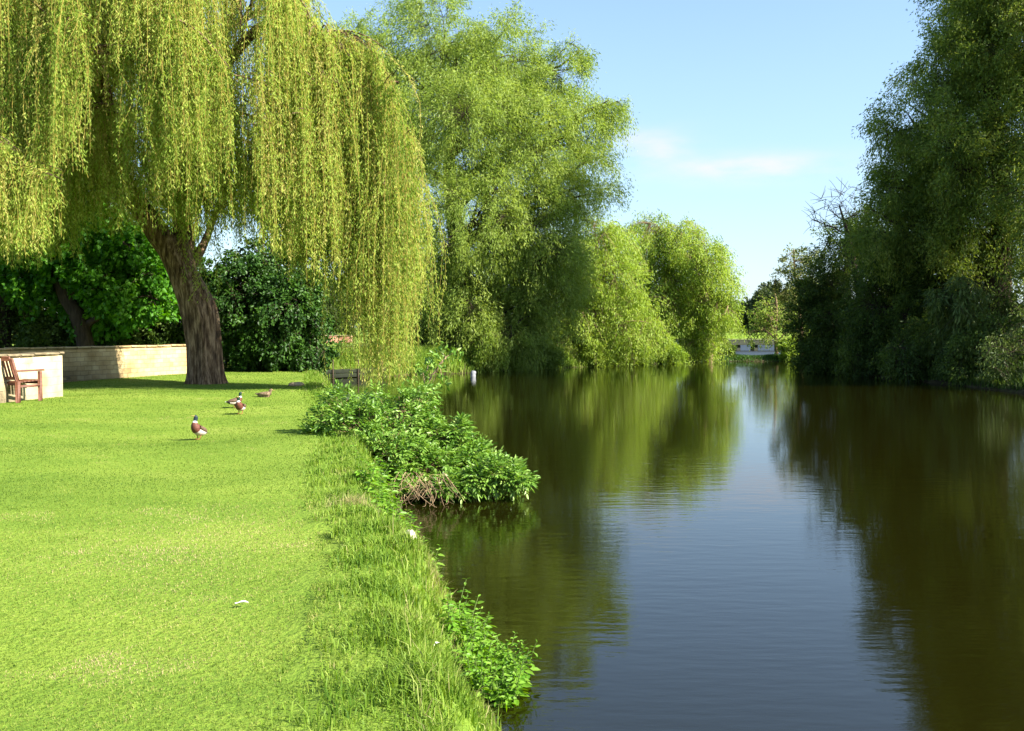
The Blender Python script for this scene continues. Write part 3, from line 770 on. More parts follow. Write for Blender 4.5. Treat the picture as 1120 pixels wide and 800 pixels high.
# ------------------------------------------------------------------ weeping willow
def weeping_willow():
    rng = np.random.default_rng(17)
    D = 25.6
    base = gnd(226, 421, 0.0); base[2] = hz(base[0], base[1])
    root = thing('weeping_willow', 'large weeping willow with leaning bare trunk and long yellow green strands over the lawn', 'tree', base)
    g = Geo(); lf = Geo()
    Y = base[1]

    def limb(pts, r, jit=.05, n=22, sides=12):
        p = np.array(pts, float); ti = np.linspace(0, len(p) - 1, n); k = np.arange(len(p))
        P = np.stack([np.interp(ti, k, p[:, a]) for a in range(3)], 1); Rr = np.interp(ti, k, np.array(r, float))
        for _ in range(3): P[1:-1] = (P[:-2] + 2 * P[1:-1] + P[2:]) / 4
        P[1:-1] += rng.normal(0, jit, (n - 2, 3)) * Rr[1:-1, None]
        g.tubes(P, Rr, sides)
        return P
    # trunk with ridged, flared foot
    tp = [at(226, 424, Y), at(225, 408, Y), at(223, 380, Y), at(220, 345, Y), at(209, 315, Y), at(196, 288, Y), at(180, 262, Y)]
    n = 46; ti = np.linspace(0, len(tp) - 1, n); k = np.arange(len(tp)); p = np.array(tp)
    P = np.stack([np.interp(ti, k, p[:, a]) for a in range(3)], 1)
    for _ in range(14): P[1:-1] = (P[:-2] + 2 * P[1:-1] + P[2:]) / 4
    Rr = np.interp(ti, k, [.50, .46, .45, .47, .43, .38, .35])
    S = 40; a = np.linspace(0, 2 * np.pi, S, endpoint=False)
    prof = 1 + .06 * np.sin(5 * a + 1) + .045 * np.sin(9 * a + 2) + .03 * np.sin(14 * a)
    flare = 1 + .28 * np.exp(-(P[:, 2] - P[0, 2]) / .22)[:, None] * np.maximum(0, np.sin(4 * a + .6))[None]
    tw = P[:, 2:3] * .25
    rad = Rr[:, None] * (1 + .06 * np.sin(5 * a + 1 + tw * 2) + .04 * np.sin(9 * a + 2 - tw * 3) + .03 * np.sin(15 * a + tw * 5)) * flare
    burl = .10 * np.exp(-(((P[:, 2:3] - 2.3) / .35) ** 2 + ((np.angle(np.exp(1j * (a - .3)))) / .7) ** 2))
    rad = rad * (1 + burl)
    V = P[:, None] + np.stack([rad * np.cos(a), rad * np.sin(a), 0 * rad], -1)
    i = np.arange(n - 1)[:, None] * S; j = np.arange(S)[None]; kk = (j + 1) % S
    g.add(V.reshape(-1, 3), np.stack([i + j, i + kk, i + S + kk, i + S + j], -1).reshape(-1, 4))
    limbs = []
    top = P[-4]
    limbs.append(limb([P[-6], at(160, 235, Y), at(135, 205, Y - .3), at(118, 140, Y - .4), at(110, 60, Y - .2), at(105, -20, Y)], [.38, .30, .26, .22, .16, .08]))
    limbs.append(limb([P[-9], at(203, 265, Y + .2), at(195, 210, Y + .3), at(172, 120, Y + .2), at(160, 40, Y), at(150, -60, Y)], [.36, .29, .27, .23, .18, .08]))
    limbs.append(limb([P[-12], at(228, 262, Y + .5), at(236, 225, Y + .8), at(290, 170, Y + 1), at(345, 130, Y + .6), at(400, 90, Y + .2), at(436, 90, Y)], [.20, .10, .09, .08, .07, .05, .03]))
    limbs.append(limb([limbs[1][8], at(230, 90, Y - 1.5), at(280, 30, Y - 2.5), at(330, 10, Y - 3), at(350, 40, Y - 3.2)], [.2, .16, .12, .08, .03]))
    limbs.append(limb([limbs[0][8], at(80, 130, Y - 2), at(30, 130, Y - 3.5), at(-20, 160, Y - 4.5), at(-60, 200, Y - 5)], [.18, .14, .11, .07, .03]))
    limbs.append(limb([limbs[0][14], at(60, 20, Y + 2), at(0, -10, Y + 3), at(-60, 20, Y + 4)], [.15, .11, .07, .03]))
    limbs.append(limb([limbs[1][10], at(180, 50, Y - 2.5), at(190, 10, Y - 4), at(180, 20, Y - 5.2)], [.17, .12, .08, .03]))
    limbs.append(limb([limbs[1][12], at(230, 40, Y + 2.5), at(290, 10, Y + 4), at(350, 30, Y + 5)], [.17, .12, .08, .03]))
    limbs.append(limb([limbs[0][10], at(110, 60, Y - 2.5), at(90, 30, Y - 4.2), at(70, 60, Y - 5.2)], [.15, .12, .08, .03]))
    limbs.append(limb([limbs[2][9], at(320, 190, Y - 1), at(380, 170, Y - 1.8), at(430, 200, Y - 1.6)], [.1, .07, .05, .02]))
    LP = np.concatenate(limbs)
    # where curtains of shoots start (crown shell) and where they end
    ztx = [-19, -14, -10, -7, -5.35, -5.0, -4.4, -3.6, -3.05, -2.75, -2.45, -2.2]
    ztz = [8.5, 12, 14.3, 13.8, 11.5, 9.6, 9.0, 8.7, 7.8, 6.6, 5.3, 3.9]
    bx = [-120, -40, 0, 45, 70, 100, 125, 150, 178, 195, 225, 245, 265, 285, 308, 330, 350, 376, 392, 402, 416, 432, 446, 458, 468]
    by = [292, 292, 300, 288, 240, 225, 205, 225, 262, 266, 268, 262, 280, 292, 312, 330, 342, 356, 395, 428, 432, 402, 382, 355, 330]
    tufts = []
    def bottom(X, Yv):
        px = 560 + F * X / Yv
        py = np.interp(px, bx, by)
        return at(px, py, Yv)[2], px
    tries = 0
    while len(tufts) < 330 and tries < 20000:
        tries += 1
        th = rng.uniform(0, 2 * np.pi); rr = rng.uniform(0, 1) ** .42
        X = -9.3 + 7.2 * rr * math.cos(th); Yv = 25.8 + 5.6 * rr * math.sin(th)
        if X > -2.15: continue
        if Yv > 28.4 and rng.uniform() < .85: continue
        dome = math.sqrt(max(0, 1 - ((Yv - 25.8) / 6.2) ** 2))
        ztop = np.interp(X, ztx, ztz) * (.72 + .28 * dome)
        zt = ztop * rng.uniform(.93, 1.0) if rng.uniform() < .5 else ztop * rng.uniform(.5, .95)
        zb, px = bottom(X, Yv)
        if 88 < px < 172 and Yv < 25.8: zb = at(px, rng.uniform(70, 125), Yv)[2]
        if Yv > 24.3: zb = max(zb, 2.2 + .75 * (X + 11.5) + 0)
        if X > -5 and rng.uniform() < .15: zt = ztop * rng.uniform(.85, 1)
        if px > 438 and rng.uniform() < .6: continue
        ln_ = zt - zb
        if ln_ < .7: continue
        tufts.append((X, Yv, zt, zb, px))
    # extra front curtains: bright hanging clumps that show as separate falls
    for px, y0, y1, dd, nn in [(8, 155, 300, 20.2, 10), (40, 185, 290, 20.6, 8), (70, 190, 235, 20.8, 5), (-30, 160, 300, 20, 8), (55, 20, 165, 21, 6), (215, 60, 200, 21.5, 5), (255, 70, 235, 21.5, 7), (190, 90, 265, 22.2, 5), (160, 120, 262, 22.5, 4),
                               (310, 110, 320, 22.2, 7), (355, 70, 335, 22.4, 9), (383, 50, 372, 22.6, 8), (408, 52, 432, 22.8, 10), (425, 66, 408, 22.8, 9), (438, 95, 400, 23, 6), (444, 140, 380, 23.2, 3), (454, 205, 365, 23.4, 2), (415, 200, 436, 22.5, 5), (400, 230, 430, 22.7, 4), (455, 190, 350, 23.4, 3), (462, 250, 345, 24, 1), (345, 220, 330, 23, 4), (232, 200, 330, 24.5, 1)]:
        for _ in range(nn):
            x = px + rng.normal(0, 9); d_ = dd + rng.normal(0, .4)
            p0 = at(x, y0 + rng.uniform(0, 18), d_); p1 = at(x, y1, d_)
            tufts.append((p0[0], p0[1], p0[2], p1[2], x))
    for px, y0, y1, dd, nn in [(120, 150, 235, 24.8, 5), (150, 150, 262, 25.2, 5), (185, 150, 272, 24, 6), (212, 140, 262, 24.2, 6), (238, 150, 266, 25, 5), (262, 150, 285, 25.3, 5), (290, 130, 305, 24.6, 6), (225, 180, 280, 26.6, 4), (320, 160, 325, 24, 5), (255, 190, 250, 27.2, 4),
                               (20, 40, 200, 23, 5), (130, 20, 120, 22.5, 5), (85, 160, 275, 25, 4)]:
        for _ in range(nn):
            x = px + rng.normal(0, 10); d_ = dd + rng.normal(0, .4)
            p0 = at(x, y0 + rng.uniform(-25, 25), d_); p1 = at(x, y1 + rng.uniform(-14, 6), d_)
            tufts.append((p0[0], p0[1], p0[2], p1[2], x))
    SP = []; ST = []; SR = []; TWP = []
    for X, Yv, zt, zb, px in tufts:
        pt = np.array([X, Yv, zt])
        # twig that carries the tuft, arching out from the nearest limb below it
        dd = np.linalg.norm(LP - pt, axis=1) + 2 * np.maximum(0, LP[:, 2] - zt)
        q = LP[int(dd.argmin())]
        o = nrm(pt - q); pk = (q + pt) / 2 + np.array([0, 0, .3 + .12 * np.linalg.norm(pt - q)])
        tw = bez(q, pk, pt, 8)
        r0 = min(.05, .012 + .010 * np.linalg.norm(pt - q))
        g.tubes(tw, np.linspace(r0, .008, 8), 5)
        for e_ in range(3, 7): TWP += [tw[e_] * (1 - q_) + tw[e_ + 1] * q_ for q_ in (0, .25, .5, .75)]
        ns_ = rng.integers(9, 17)
        tb = rng.normal(.48, .16); zend = zb + (zt - zb) * (rng.uniform(0, .55) if px > 436 else abs(rng.normal(0, .19)))
        for _ in range(ns_):
            t = rng.uniform(.45, 1.0); s0 = tw[int(t * 7)] + rng.normal(0, .05, 3)
            od = np.array([rng.normal(0, .26), rng.normal(0, .26), 0]) + np.array([s0[0] + 9.3, s0[1] - 25.8, 0]) * rng.uniform(-.01, .07)
            ze = min(zend + abs(rng.normal(0, .30)) * (1 + .14 * (zt - zb)) + (rng.uniform() < .2) * rng.uniform(0, .35) * (zt - zb), s0[2] - .6)
            L = s0[2] - ze
            u = np.linspace(0, 1, 9)[:, None]
            sway = rng.normal(0, .13, 3) * [1, 1, 0]; fq = rng.uniform(3, 8); ph0 = rng.uniform(0, 6)
            S_ = s0 + od * (1 - np.exp(-3 * u)) * 1.0 + np.array([0, 0, 1]) * (.10 * np.sin(np.minimum(u * 6, np.pi)) - L * u ** 1.15) + sway * (np.sin(u * fq + ph0) - math.sin(ph0)) * np.minimum(1, L / 3)
            SP.append(S_); ST.append(tb + rng.normal(0, .15)); SR.append(L)
    SP = np.array(SP); ST = np.array(ST); SR = np.array(SR)
    lf.tubes(SP, np.linspace(.006, .003, 9)[None].repeat(len(SP), 0), 3, mi=1)
    # leaves
    cnt = np.minimum((SR * 36).astype(int) + 8, 300)
    idx = np.repeat(np.arange(len(SP)), cnt); n = len(idx)
    u = rng.uniform(.04, 1, n) * 8; i0 = np.minimum(u.astype(int), 7); fr = (u - i0)[:, None]
    A, B = SP[idx, i0], SP[idx, i0 + 1]
    P_ = A * (1 - fr) + B * fr + rng.normal(0, .04, (n, 3)); T = nrm(B - A)
    ph = rng.uniform(0, 2 * np.pi, n)
    out = np.stack([np.cos(ph), np.sin(ph), 0 * ph], 1)
    d = T * .75 + out * rng.uniform(.2, .8, n)[:, None]
    tt = np.clip(ST[idx] + rng.normal(0, .09, n), 0, 1)
    lf.leaves(P_, d, rng.uniform(.065, .12, n), rng.uniform(.019, .029, n), tt, rng)
    m_ = rng.integers(0, len(TWP), 26000)
    lf.leaves(np.array(TWP)[m_] + rng.normal(0, .09, (26000, 3)), rng.normal(0, .5, (26000, 3)) - [0, 0, .8], rng.uniform(.08, .14, 26000), rng.uniform(.024, .036, 26000), np.clip(rng.normal(.5, .2, 26000), 0, 1), rng)
    print('willow leaves', n, 'strands', len(SP))
    for gg in (g, lf): gg.V = [v - base for v in gg.V]
    g.build('trunk', M['bark'], root, True)
    lf.build('crown', [M['willow'], M['strand']], root)


weeping_willow()


# ------------------------------------------------------------------ overhanging elder bush with dead twigs, pale snag
def elder():
    rng = np.random.default_rng(23)
    D = 14.0
    b = gnd(428, 548, WZ + .1)
    base = np.array([-1.85, 13.6, WZ + .15])
    root = thing('elder_bush', 'leafy green bush overhanging the water from the bank of the lawn', 'bush', base)
    g = Geo(); lf = Geo(); dd = Geo()
    lobes = [(395, 470, 46, 13.9, .95), (440, 460, 40, 14.3, 1), (370, 452, 30, 14.2, 1.1), (425, 498, 45, 13.4, 1), (475, 480, 34, 14.2, 1), (470, 520, 40, 13.7, .8), (515, 512, 28, 13.9, .7), (540, 530, 22, 13.7, .8), (400, 448, 24, 14.8, .8),
             (500, 466, 16, 14.2, .8), (522, 490, 14, 14.2, .9), (556, 518, 13, 13.8, .8), (430, 535, 26, 13.1, .7), (460, 432, 18, 14.6, 1.0), (380, 500, 26, 13.6, .8), (545, 520, 17, 13.0, .8), (566, 527, 12, 12.95, .7), (520, 528, 18, 13.0, .6), (490, 535, 18, 12.9, .5), (350, 470, 16, 14, .9)]
    total = 0
    for x, y, r, d, sz in lobes:
        if y < 500: y += 9; r *= .94
        c = at(x, y, d); R = np.array([1, .95, sz]) * r * d / F
        mid = (base + c) / 2 + np.array([0, 0, .1])
        st = bez(base + rng.normal(0, .08, 3) * [1, 1, 0], mid, c, 9); st += rng.normal(0, .015, st.shape)
        g.tubes(st, np.linspace(.026, .008, 9), 6)
        n = int(16 + 290 * (r / 45) ** 2 * .5)
        dv = nrm(rng.normal(size=(n, 3)) + [0, -.15, .2]); tip = c + dv * R * (rng.uniform(0, 1, n) ** (1 / 3.2) * np.where(rng.uniform(0, 1, n) < .1, 1.32, 1.0))[:, None]
        tip = tip[tip[:, 2] > WZ + .12]
        for t in tip:
            s = st[rng.integers(5, 9)]
            tw = bez(s, (s + t) / 2 + np.array([0, 0, .06]), t, 5)
            g.tubes(tw, np.linspace(.007, .003, 5), 4)
            # three or four pinnate leaves at each shoot tip, each of five leaflets
            m = rng.integers(4, 8)
            o = nrm(t - c)
            for _ in range(m):
                p = t + rng.normal(0, .02, 3); dr = nrm(o * .6 + rng.normal(0, .6, 3) + [0, 0, .1]); L = rng.uniform(.10, .17)
                side = nrm(np.cross(dr, [0, 0, 1.]) + 1e-6)
                pos = np.array([p + dr * L * .35, p + dr * L * .35, p + dr * L * .7, p + dr * L * .7, p + dr * L])
                di = np.array([dr + side, dr - side, dr * 1.2 + side, dr * 1.2 - side, dr]) - np.array([0, 0, .35])
                tb = np.clip(rng.normal(.5, .2), 0, 1)
                lf.leaves(pos, di, rng.uniform(.055, .095, 5), rng.uniform(.027, .042, 5), np.clip(tb + rng.normal(0, .08, 5), 0, 1), rng, broad=True, up=np.array([0, 0, 1.]))
    # dead pale stems hanging to the water under the leaves
    for _ in range(75):
        x = rng.uniform(436, 490); y = rng.uniform(516, 546); d = 12.75 + rng.normal(0, .15)
        p0 = at(x, y, d); x1 = x + rng.normal(2, 15)
        p1 = at(x1, rng.uniform(535, 556), 12.5 + rng.normal(0, .15)); p1[2] = max(p1[2], WZ - .02)
        m_ = (p0 + p1) / 2 + rng.normal(0, .09, 3)
        dd.tubes(bez(p0, m_, p1, 7), np.linspace(.0045, .002, 7), 4)
    for gg in (g, lf, dd): gg.V = [v - base for v in gg.V]
    g.build('stems', M['twig'], root, True); lf.build('foliage', M['elder'], root); dd.build('dead_twigs', M['pale_twig'], root, True)
    # pale branch leaning up beyond the bush
    b = at(440, 440, 16.5); b[2] = WZ
    b = np.array([at(440, 440, 16.8)[0], 16.8, hz(at(440, 440, 16.8)[0], 16.8) - .05])
    root = thing('leaning_branch', 'pale bare branch with a leafy tip leaning out beyond the elder bush', 'branch', b)
    g = Geo(); lf = Geo()
    st = bez(b, at(452, 432, 16.8), at(487, 390, 16.8), 10); st += rng.normal(0, .012, st.shape)
    g.tubes(st, np.linspace(.04, .014, 10), 7, cap=True)
    for e in [(480, 384), (470, 392), (498, 386), (462, 405), (478, 402), (484, 418), (460, 432), (470, 428)]:
        q = st[rng.integers(5, 10)]; t = at(*e, 16.8 + rng.normal(0, .1)); g.tubes(bez(q, (q + t) / 2 + [0, 0, .03], t, 5), np.linspace(.008, .003, 5), 4)
        P = t + rng.normal(0, .07, (26, 3)); lf.leaves(P, rng.normal(size=(26, 3)) - [0, 0, .4], .11, .055, np.clip(rng.normal(.5, .2, 26), 0, 1), rng, broad=True)
    for gg in (g, lf): gg.V = [v - b for v in gg.V]
    g.build('stem', M['pale_twig'], root, True); lf.build('leafy_tip', M['elder'], root)


elder()


# ------------------------------------------------------------------ nettle clumps at the water's edge
def nettles(label, spots, seed, hs=(.22, .42), lsz=.07, name='nettle_clump'):
    rng = np.random.default_rng(seed)
    c = np.mean(np.array(spots), 0); base = np.array([c[0], c[1], max(hz(c[0], c[1]), WZ)])
    root = thing(name, label, 'plant', base, 0, 'nettle clumps along the near bank')
    g = Geo(); lf = Geo()
    for x, y in spots:
        z = max(hz(x, y), WZ - .05) - .02
        h = rng.uniform(*hs); ln_ = rng.normal(0, .22, 2) + [.14, -.05]
        p0 = np.array([x, y, z]); p1 = p0 + [ln_[0] * h, ln_[1] * h, h]
        st = bez(p0, (p0 + p1) / 2 - [ln_[0] * h * .3, ln_[1] * h * .3, 0], p1, 7)
        g.tubes(st, np.linspace(.004, .002, 7), 5)
        a = rng.uniform(0, 3)
        lv = 7
        for k in range(lv):
            f = .30 + .70 * k / (lv - 1); q = p0 + (p1 - p0) * f; a += math.pi / 2 + rng.normal(0, .2)
            L = lsz * (1.25 - .75 * max(0, f - .55) / .45) * rng.uniform(.8, 1.2)
            for s in (0, math.pi):
                dr = np.array([math.cos(a + s), math.sin(a + s), .28 if f > .8 else -.12])
                lf.leaves(q[None], dr[None], L, L * .45, np.clip(rng.normal(.5, .2), 0, 1), rng, broad=True, up=np.array([[0, 0, 1.]]))
    for gg in (g, lf): gg.V = [v - base for v in gg.V]
    g.build('stems', M['stem'], root, True); lf.build('foliage', M['nettle'], root)


def ell(cx, cy, w, h, n, seed, z=-.5):
    rng = np.random.default_rng(seed); out = []
    for _ in range(n):
        a = rng.uniform(0, 6.28); r = rng.uniform(0, 1) ** .5
        p = gnd(cx + w * r * math.cos(a), cy + h * r * math.sin(a), z); out.append((p[0], p[1]))
    return out


nettles('bright nettle clump jutting out over the water lowest on the bank', ell(536, 706, 46, 24, 105, 1), 201, (.14, .32), .062)
nettles('taller pale nettle tuft standing just behind the jutting nettle clump', ell(512, 682, 20, 14, 16, 2), 202, (.24, .42))
nettles('small leafy weed tuft between the pale stone and the river', ell(452, 618, 22, 18, 22, 3), 203, (.16, .34))
nettles('leafy weed tuft beside the dry grass at the foot of the bush', ell(418, 588, 22, 16, 26, 4), 204, (.2, .4), .08)
nettles('leafy weeds growing under the near side of the overhanging bush', ell(415, 556, 16, 12, 18, 5), 205, (.2, .42), .08)


# ------------------------------------------------------------------ small finds on the lawn
def blob(name, label, cat, p, s, mat, seed, rz=0.):
    rng = np.random.default_rng(seed)
    g = Geo(); n, m = 9, 14
    th = np.linspace(0.02, np.pi - .02, n); ph = np.linspace(0, 2 * np.pi, m, endpoint=False)
    T, Pp = np.meshgrid(th, ph, indexing='ij')
    V = np.stack([np.sin(T) * np.cos(Pp), np.sin(T) * np.sin(Pp), np.cos(T)], -1).reshape(-1, 3)
    V = V * (1 + .18 * noise(V, 1.1, seed % 12) + .07 * noise(V, .4, seed % 9))[:, None] * np.array(s)
    c, s_ = math.cos(rz), math.sin(rz); V = V @ np.array([[c, s_, 0], [-s_, c, 0], [0, 0, 1]])
    i = np.arange(n - 1)[:, None] * m; j = np.arange(m)[None]; k = (j + 1) % m
    g.add(V, np.stack([i + j, i + m + j, i + m + k, i + k], -1).reshape(-1, 4))
    o = g.build(name, M[mat], smooth_=True); o.location = [float(v) for v in p]
    return tag(o, label, cat)


def feather(label, px, py, rz, L, z=0.):
    p = gnd(px, py, z); p[2] = hz(p[0], p[1]) + .03
    g = Geo(); n = 10
    t = np.linspace(0, 1, n); w = .24 * L * np.sin(np.pi * np.clip(t * .9 + .08, 0, 1)) ** .7
    mid = np.stack([t * L - L / 2, 0 * t, .10 * L * np.sin(t * np.pi)], 1)
    A = mid + np.stack([0 * t, w, .3 * w], 1); B = mid - np.stack([0 * t, w, -.3 * w], 1)
    V = np.concatenate([A, mid, B]); f = []
    for i in range(n - 1): f += [[i, i + 1, n + i + 1, n + i], [n + i, n + i + 1, 2 * n + i + 1, 2 * n + i]]
    g.add(V, f)
    g.tubes(np.concatenate([[mid[0] - [.25 * L, 0, 0]], mid]), np.linspace(.004, .0015, n + 1), 5)
    o = g.build('feather', M['white'], smooth_=True); o.location = [float(v) for v in p]; o.rotation_euler = (0, 0, rz)
    tag(o, label, 'feather')


feather('small white feather lying on the dry patch of lawn', 266, 667, .2, .06)
feather('tiny pale feather caught in the long bank grass', 478, 717, 1.0, .05, -.1)
p = gnd(448, 631, -.25); blob('stone', 'pale stone at the lip of the bank above the river', 'stone', (p[0], p[1], hz(p[0], p[1]) + .02), (.055, .07, .06), 'stone', 3)
p = gnd(324, 424, 0); blob('log', 'short weathered log lying on the lawn beyond the ducks', 'log', (p[0], p[1], hz(p[0], p[1]) + .05), (.22, .09, .07), 'log', 5, .3)


def dry_tuft(label, px, py, z, n, seed, h):
    rng = np.random.default_rng(seed); p = gnd(px, py, z); p[2] = hz(p[0], p[1])
    g = Geo(); P = rng.normal(0, .09, (n, 3)); P[:, 2] = 0
    P[:, 2] = height(P[:, 0] + p[0], P[:, 1] + p[1]) - p[2] - .01
    g.blades(P, rng.uniform(h * .5, h, n), .006, rng, .9, np.clip(rng.normal(.95, .08, n), 0, 1))
    o = g.build('grass_tuft', M['long']); o.location = [float(v) for v in p]
    tag(o, label, 'grass tuft', 'dry straw tufts on the bank')


dry_tuft('straw coloured dry grass tuft on the bank just below the bush', 390, 585, -.2, 420, 301, .17)
dry_tuft('faded dry grass tuft at the water edge beside the leafy weeds', 478, 655, -.4, 160, 302, .16)


# ------------------------------------------------------------------ walls
def wall(name, label, pts, h, th, mat, cop, z0=-.15):
    """wall along a polyline with coping stones on top"""
    base = np.array([*pts[0], 0.0])
    root = thing(name, label, 'wall', base)
    g = Geo(); gc = Geo(); rng = np.random.default_rng(len(label))
    for (x0, y0), (x1, y1) in zip(pts[:-1], pts[1:]):
        L = math.hypot(x1 - x0, y1 - y0); a = math.atan2(y1 - y0, x1 - x0)
        Rm = np.array([[math.cos(a), -math.sin(a), 0], [math.sin(a), math.cos(a), 0], [0, 0, 1.]])
        o = np.array([x0, y0, 0]) - base
        g.box((L / 2, 0, (h + z0) / 2), (L, th, h - z0), (Rm, o), bev=.02)
        x = -.03
        while x < L:
            w = rng.uniform(.38, .6); w = min(w, L + .03 - x)
            if w > .05: gc.box((x + w / 2, rng.normal(0, .008), h + .032 + rng.normal(0, .006)), (w - .008, th + .07, .06), (Rm, o), bev=.015)
            x += w
    g.build('stonework', M[mat], root); gc.build('coping', M[cop], root)
    return root


pa, pb = gnd(62, 435.6), gnd(-60, 452)
wall('garden_wall', 'cream limewashed stone wall behind the wooden bench, fully sunlit', [(pb[0], pb[1]), (pa[0], pa[1])], .98, .32, 'render', 'coping')
qa, qb = gnd(64, 421), gnd(206, 412.2)
dv = nrm(np.array([qb[0] - qa[0], qb[1] - qa[1]]))
wall('garden_wall', 'low rubble stone wall striped by trunk shadows, running up to the willow trunk', [(qa[0] - dv[0] * 2.5, qa[1] - dv[1] * 2.5), (qb[0] + dv[0] * .6, qb[1] + dv[1] * .6)], .98, .35, 'rubble', 'rubble')

# brick garden wall in the sun far beyond the inlet, dark timber bank edging below it
p = on(352, 70, 0)
rb = wall('brick_wall', 'sunlit red brick wall glimpsed beyond the inlet under the willow', [(p[0] - 4, p[1] + .6), (p[0] + 2.2, p[1])], 1.05 - .1, .25, 'brick', 'coping')
# timber edging
root = thing('timber_edging', 'dark timber edging boards with thin posts along the far side of the inlet', 'bank edging', (-9.3, 42.9, 0))
g = Geo(); gp = Geo(); gr = Geo()
for k in range(2):
    a_, b_ = np.array([-9.45, 42.3]), np.array([-6.0, 46.3]); L = np.linalg.norm(b_ - a_); an = math.atan2(*(b_ - a_)[::-1])
    Rm = np.array([[math.cos(an), -math.sin(an), 0], [math.sin(an), math.cos(an), 0], [0, 0, 1.]])
    g.box((L / 2, 0, WZ + .12 + .2 * k), (L, .05, .19), (Rm, np.array([a_[0] + 9.3, a_[1] - 42.9, 0])), bev=.01)
g.build('boards', M['dark_timber'], root)
for k in range(4):
    gp = Geo(); q = a_ + (b_ - a_) * (.08 + .28 * k)
    gp.tubes(np.array([[q[0] + .06, q[1] - .06, WZ - .4], [q[0] + .06, q[1] - .06, .12]]) - [-9.3, 42.9, 0], [.03, .025], 8, cap=True)
    gp.build('post', M['dark_bark'], root)

# pale post standing in the water at the corner of the inlet
p = gnd(517, 412, WZ)
g = Geo(); g.tubes(np.array([[0, 0, -.5], [.02, 0, .1], [.05, .02, .24], [.055, .02, .27]]), [.13, .13, .12, .08], 10, cap=True)
o = g.build('mooring_post', M['post'], smooth_=True); o.location = [float(p[0]), float(p[1]), WZ]
tag(o, 'short pale grey post leaning in the water beside the inlet corner', 'post')


# ------------------------------------------------------------------ footbridge
def bridge():
    y = 97.0; xa, xb = 18.0, 30.0
    base = (xa, y, WZ)
    root = thing('footbridge', 'low dark footbridge on stout piers crossing the river beyond the islet', 'bridge', base)
    top = 1.12
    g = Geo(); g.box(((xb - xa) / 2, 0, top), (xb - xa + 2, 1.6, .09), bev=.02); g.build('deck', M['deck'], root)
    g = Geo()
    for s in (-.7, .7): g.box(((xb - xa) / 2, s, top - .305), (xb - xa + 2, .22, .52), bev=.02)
    g.build('girders', M['dark_timber'], root)
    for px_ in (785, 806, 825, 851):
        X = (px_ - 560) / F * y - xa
        g = Geo(); g.box((X, 0, .02), (.42, 1.3, 1.05), bev=.03); g.build('pier', M['dark_timber'], root)


bridge()


# ------------------------------------------------------------------ bench
def bench():
    p = gnd(20, 444.5); p[2] = hz(p[0], p[1])
    rz = math.radians(-20)                  # local +y is where the sitter looks
    root = thing('garden_bench', 'red brown slatted wooden garden bench on the lawn by the cream wall', 'bench', p, rz)
    W = 1.5; m = M['bench']; rng = np.random.default_rng(3)
    # local frame: right rear foot at origin, bench runs to -x, sitter looks +y
    def Rx(a):
        return np.array([[1, 0, 0], [0, math.cos(a), -math.sin(a)], [0, math.sin(a), math.cos(a)]])
    for x in (0, -W):
        g = Geo(); g.box((x, 0, .22), (.07, .08, .44), bev=.006); g.build('leg', m, root)
        g = Geo(); g.box((x, .56, .31), (.065, .065, .62), bev=.006); g.build('leg', m, root)
        g = Geo(); g.box((x, .28, .645), (.085, .74, .035), bev=.008)
        g.box((x, .29, .33), (.045, .5, .05), bev=.005)
        g.build('armrest', m, root)
    g = Geo()
    for i in range(6): g.box((-W / 2, .08 + i * .098, .435 - .004 * (5 - i)), (W + .02, .08, .022), tint=rng.uniform(.2, .8), bev=.004)
    g.box((-W / 2, .585, .39), (W, .03, .07), bev=.004); g.box((-W / 2, 0.03, .385), (W - .08, .03, .07), bev=.004)
    g.build('seat', m, root)
    g = Geo(); A = Rx(math.radians(17)); o = np.array([0, 0, .42])
    for x in (-.0, -W): g.box((x, 0, .24), (.066, .06, .52), (A, o), bev=.006)
    g.box((-W / 2, 0, .50), (W - .07, .045, .09), (A, o), bev=.008); g.box((-W / 2, 0, .08), (W - .07, .04, .06), (A, o), bev=.006)
    n = 17
    for i in range(n): g.box((-W * (i + .7) / (n + .4), 0, .285), (.05, .018, .34), (A, o), tint=rng.uniform(.2, .8), bev=.003)
    g.build('backrest', m, root)


bench()

# ------------------------------------------------------------------ ducks
DM = dict(green=plain('duck_head_green', (.008, .034, .02), .35, .5), white=plain('duck_white', (.75, .72, .68)), chest=plain('duck_chestnut', (.11, .038, .024)),
          flank=plain('duck_pale_flank', (.52, .43, .40)), back=plain('duck_brown_back', (.12, .075, .05)), black=plain('duck_black', (.012, .012, .014)), bill=plain('duck_bill', (.22, .18, .05), .5),
          leg=plain('duck_leg_orange', (.24, .10, .035), .7), hen=rough_mat('duck_hen_brown', [(.4, (.06, .04, .022)), (.6, (.24, .17, .10))], 40, .2, .8), eye=plain('duck_eye', (.01, .01, .01), .2, .8), greyhead=plain('duck_head_sheen', (.014, .026, .036), .35, .5))


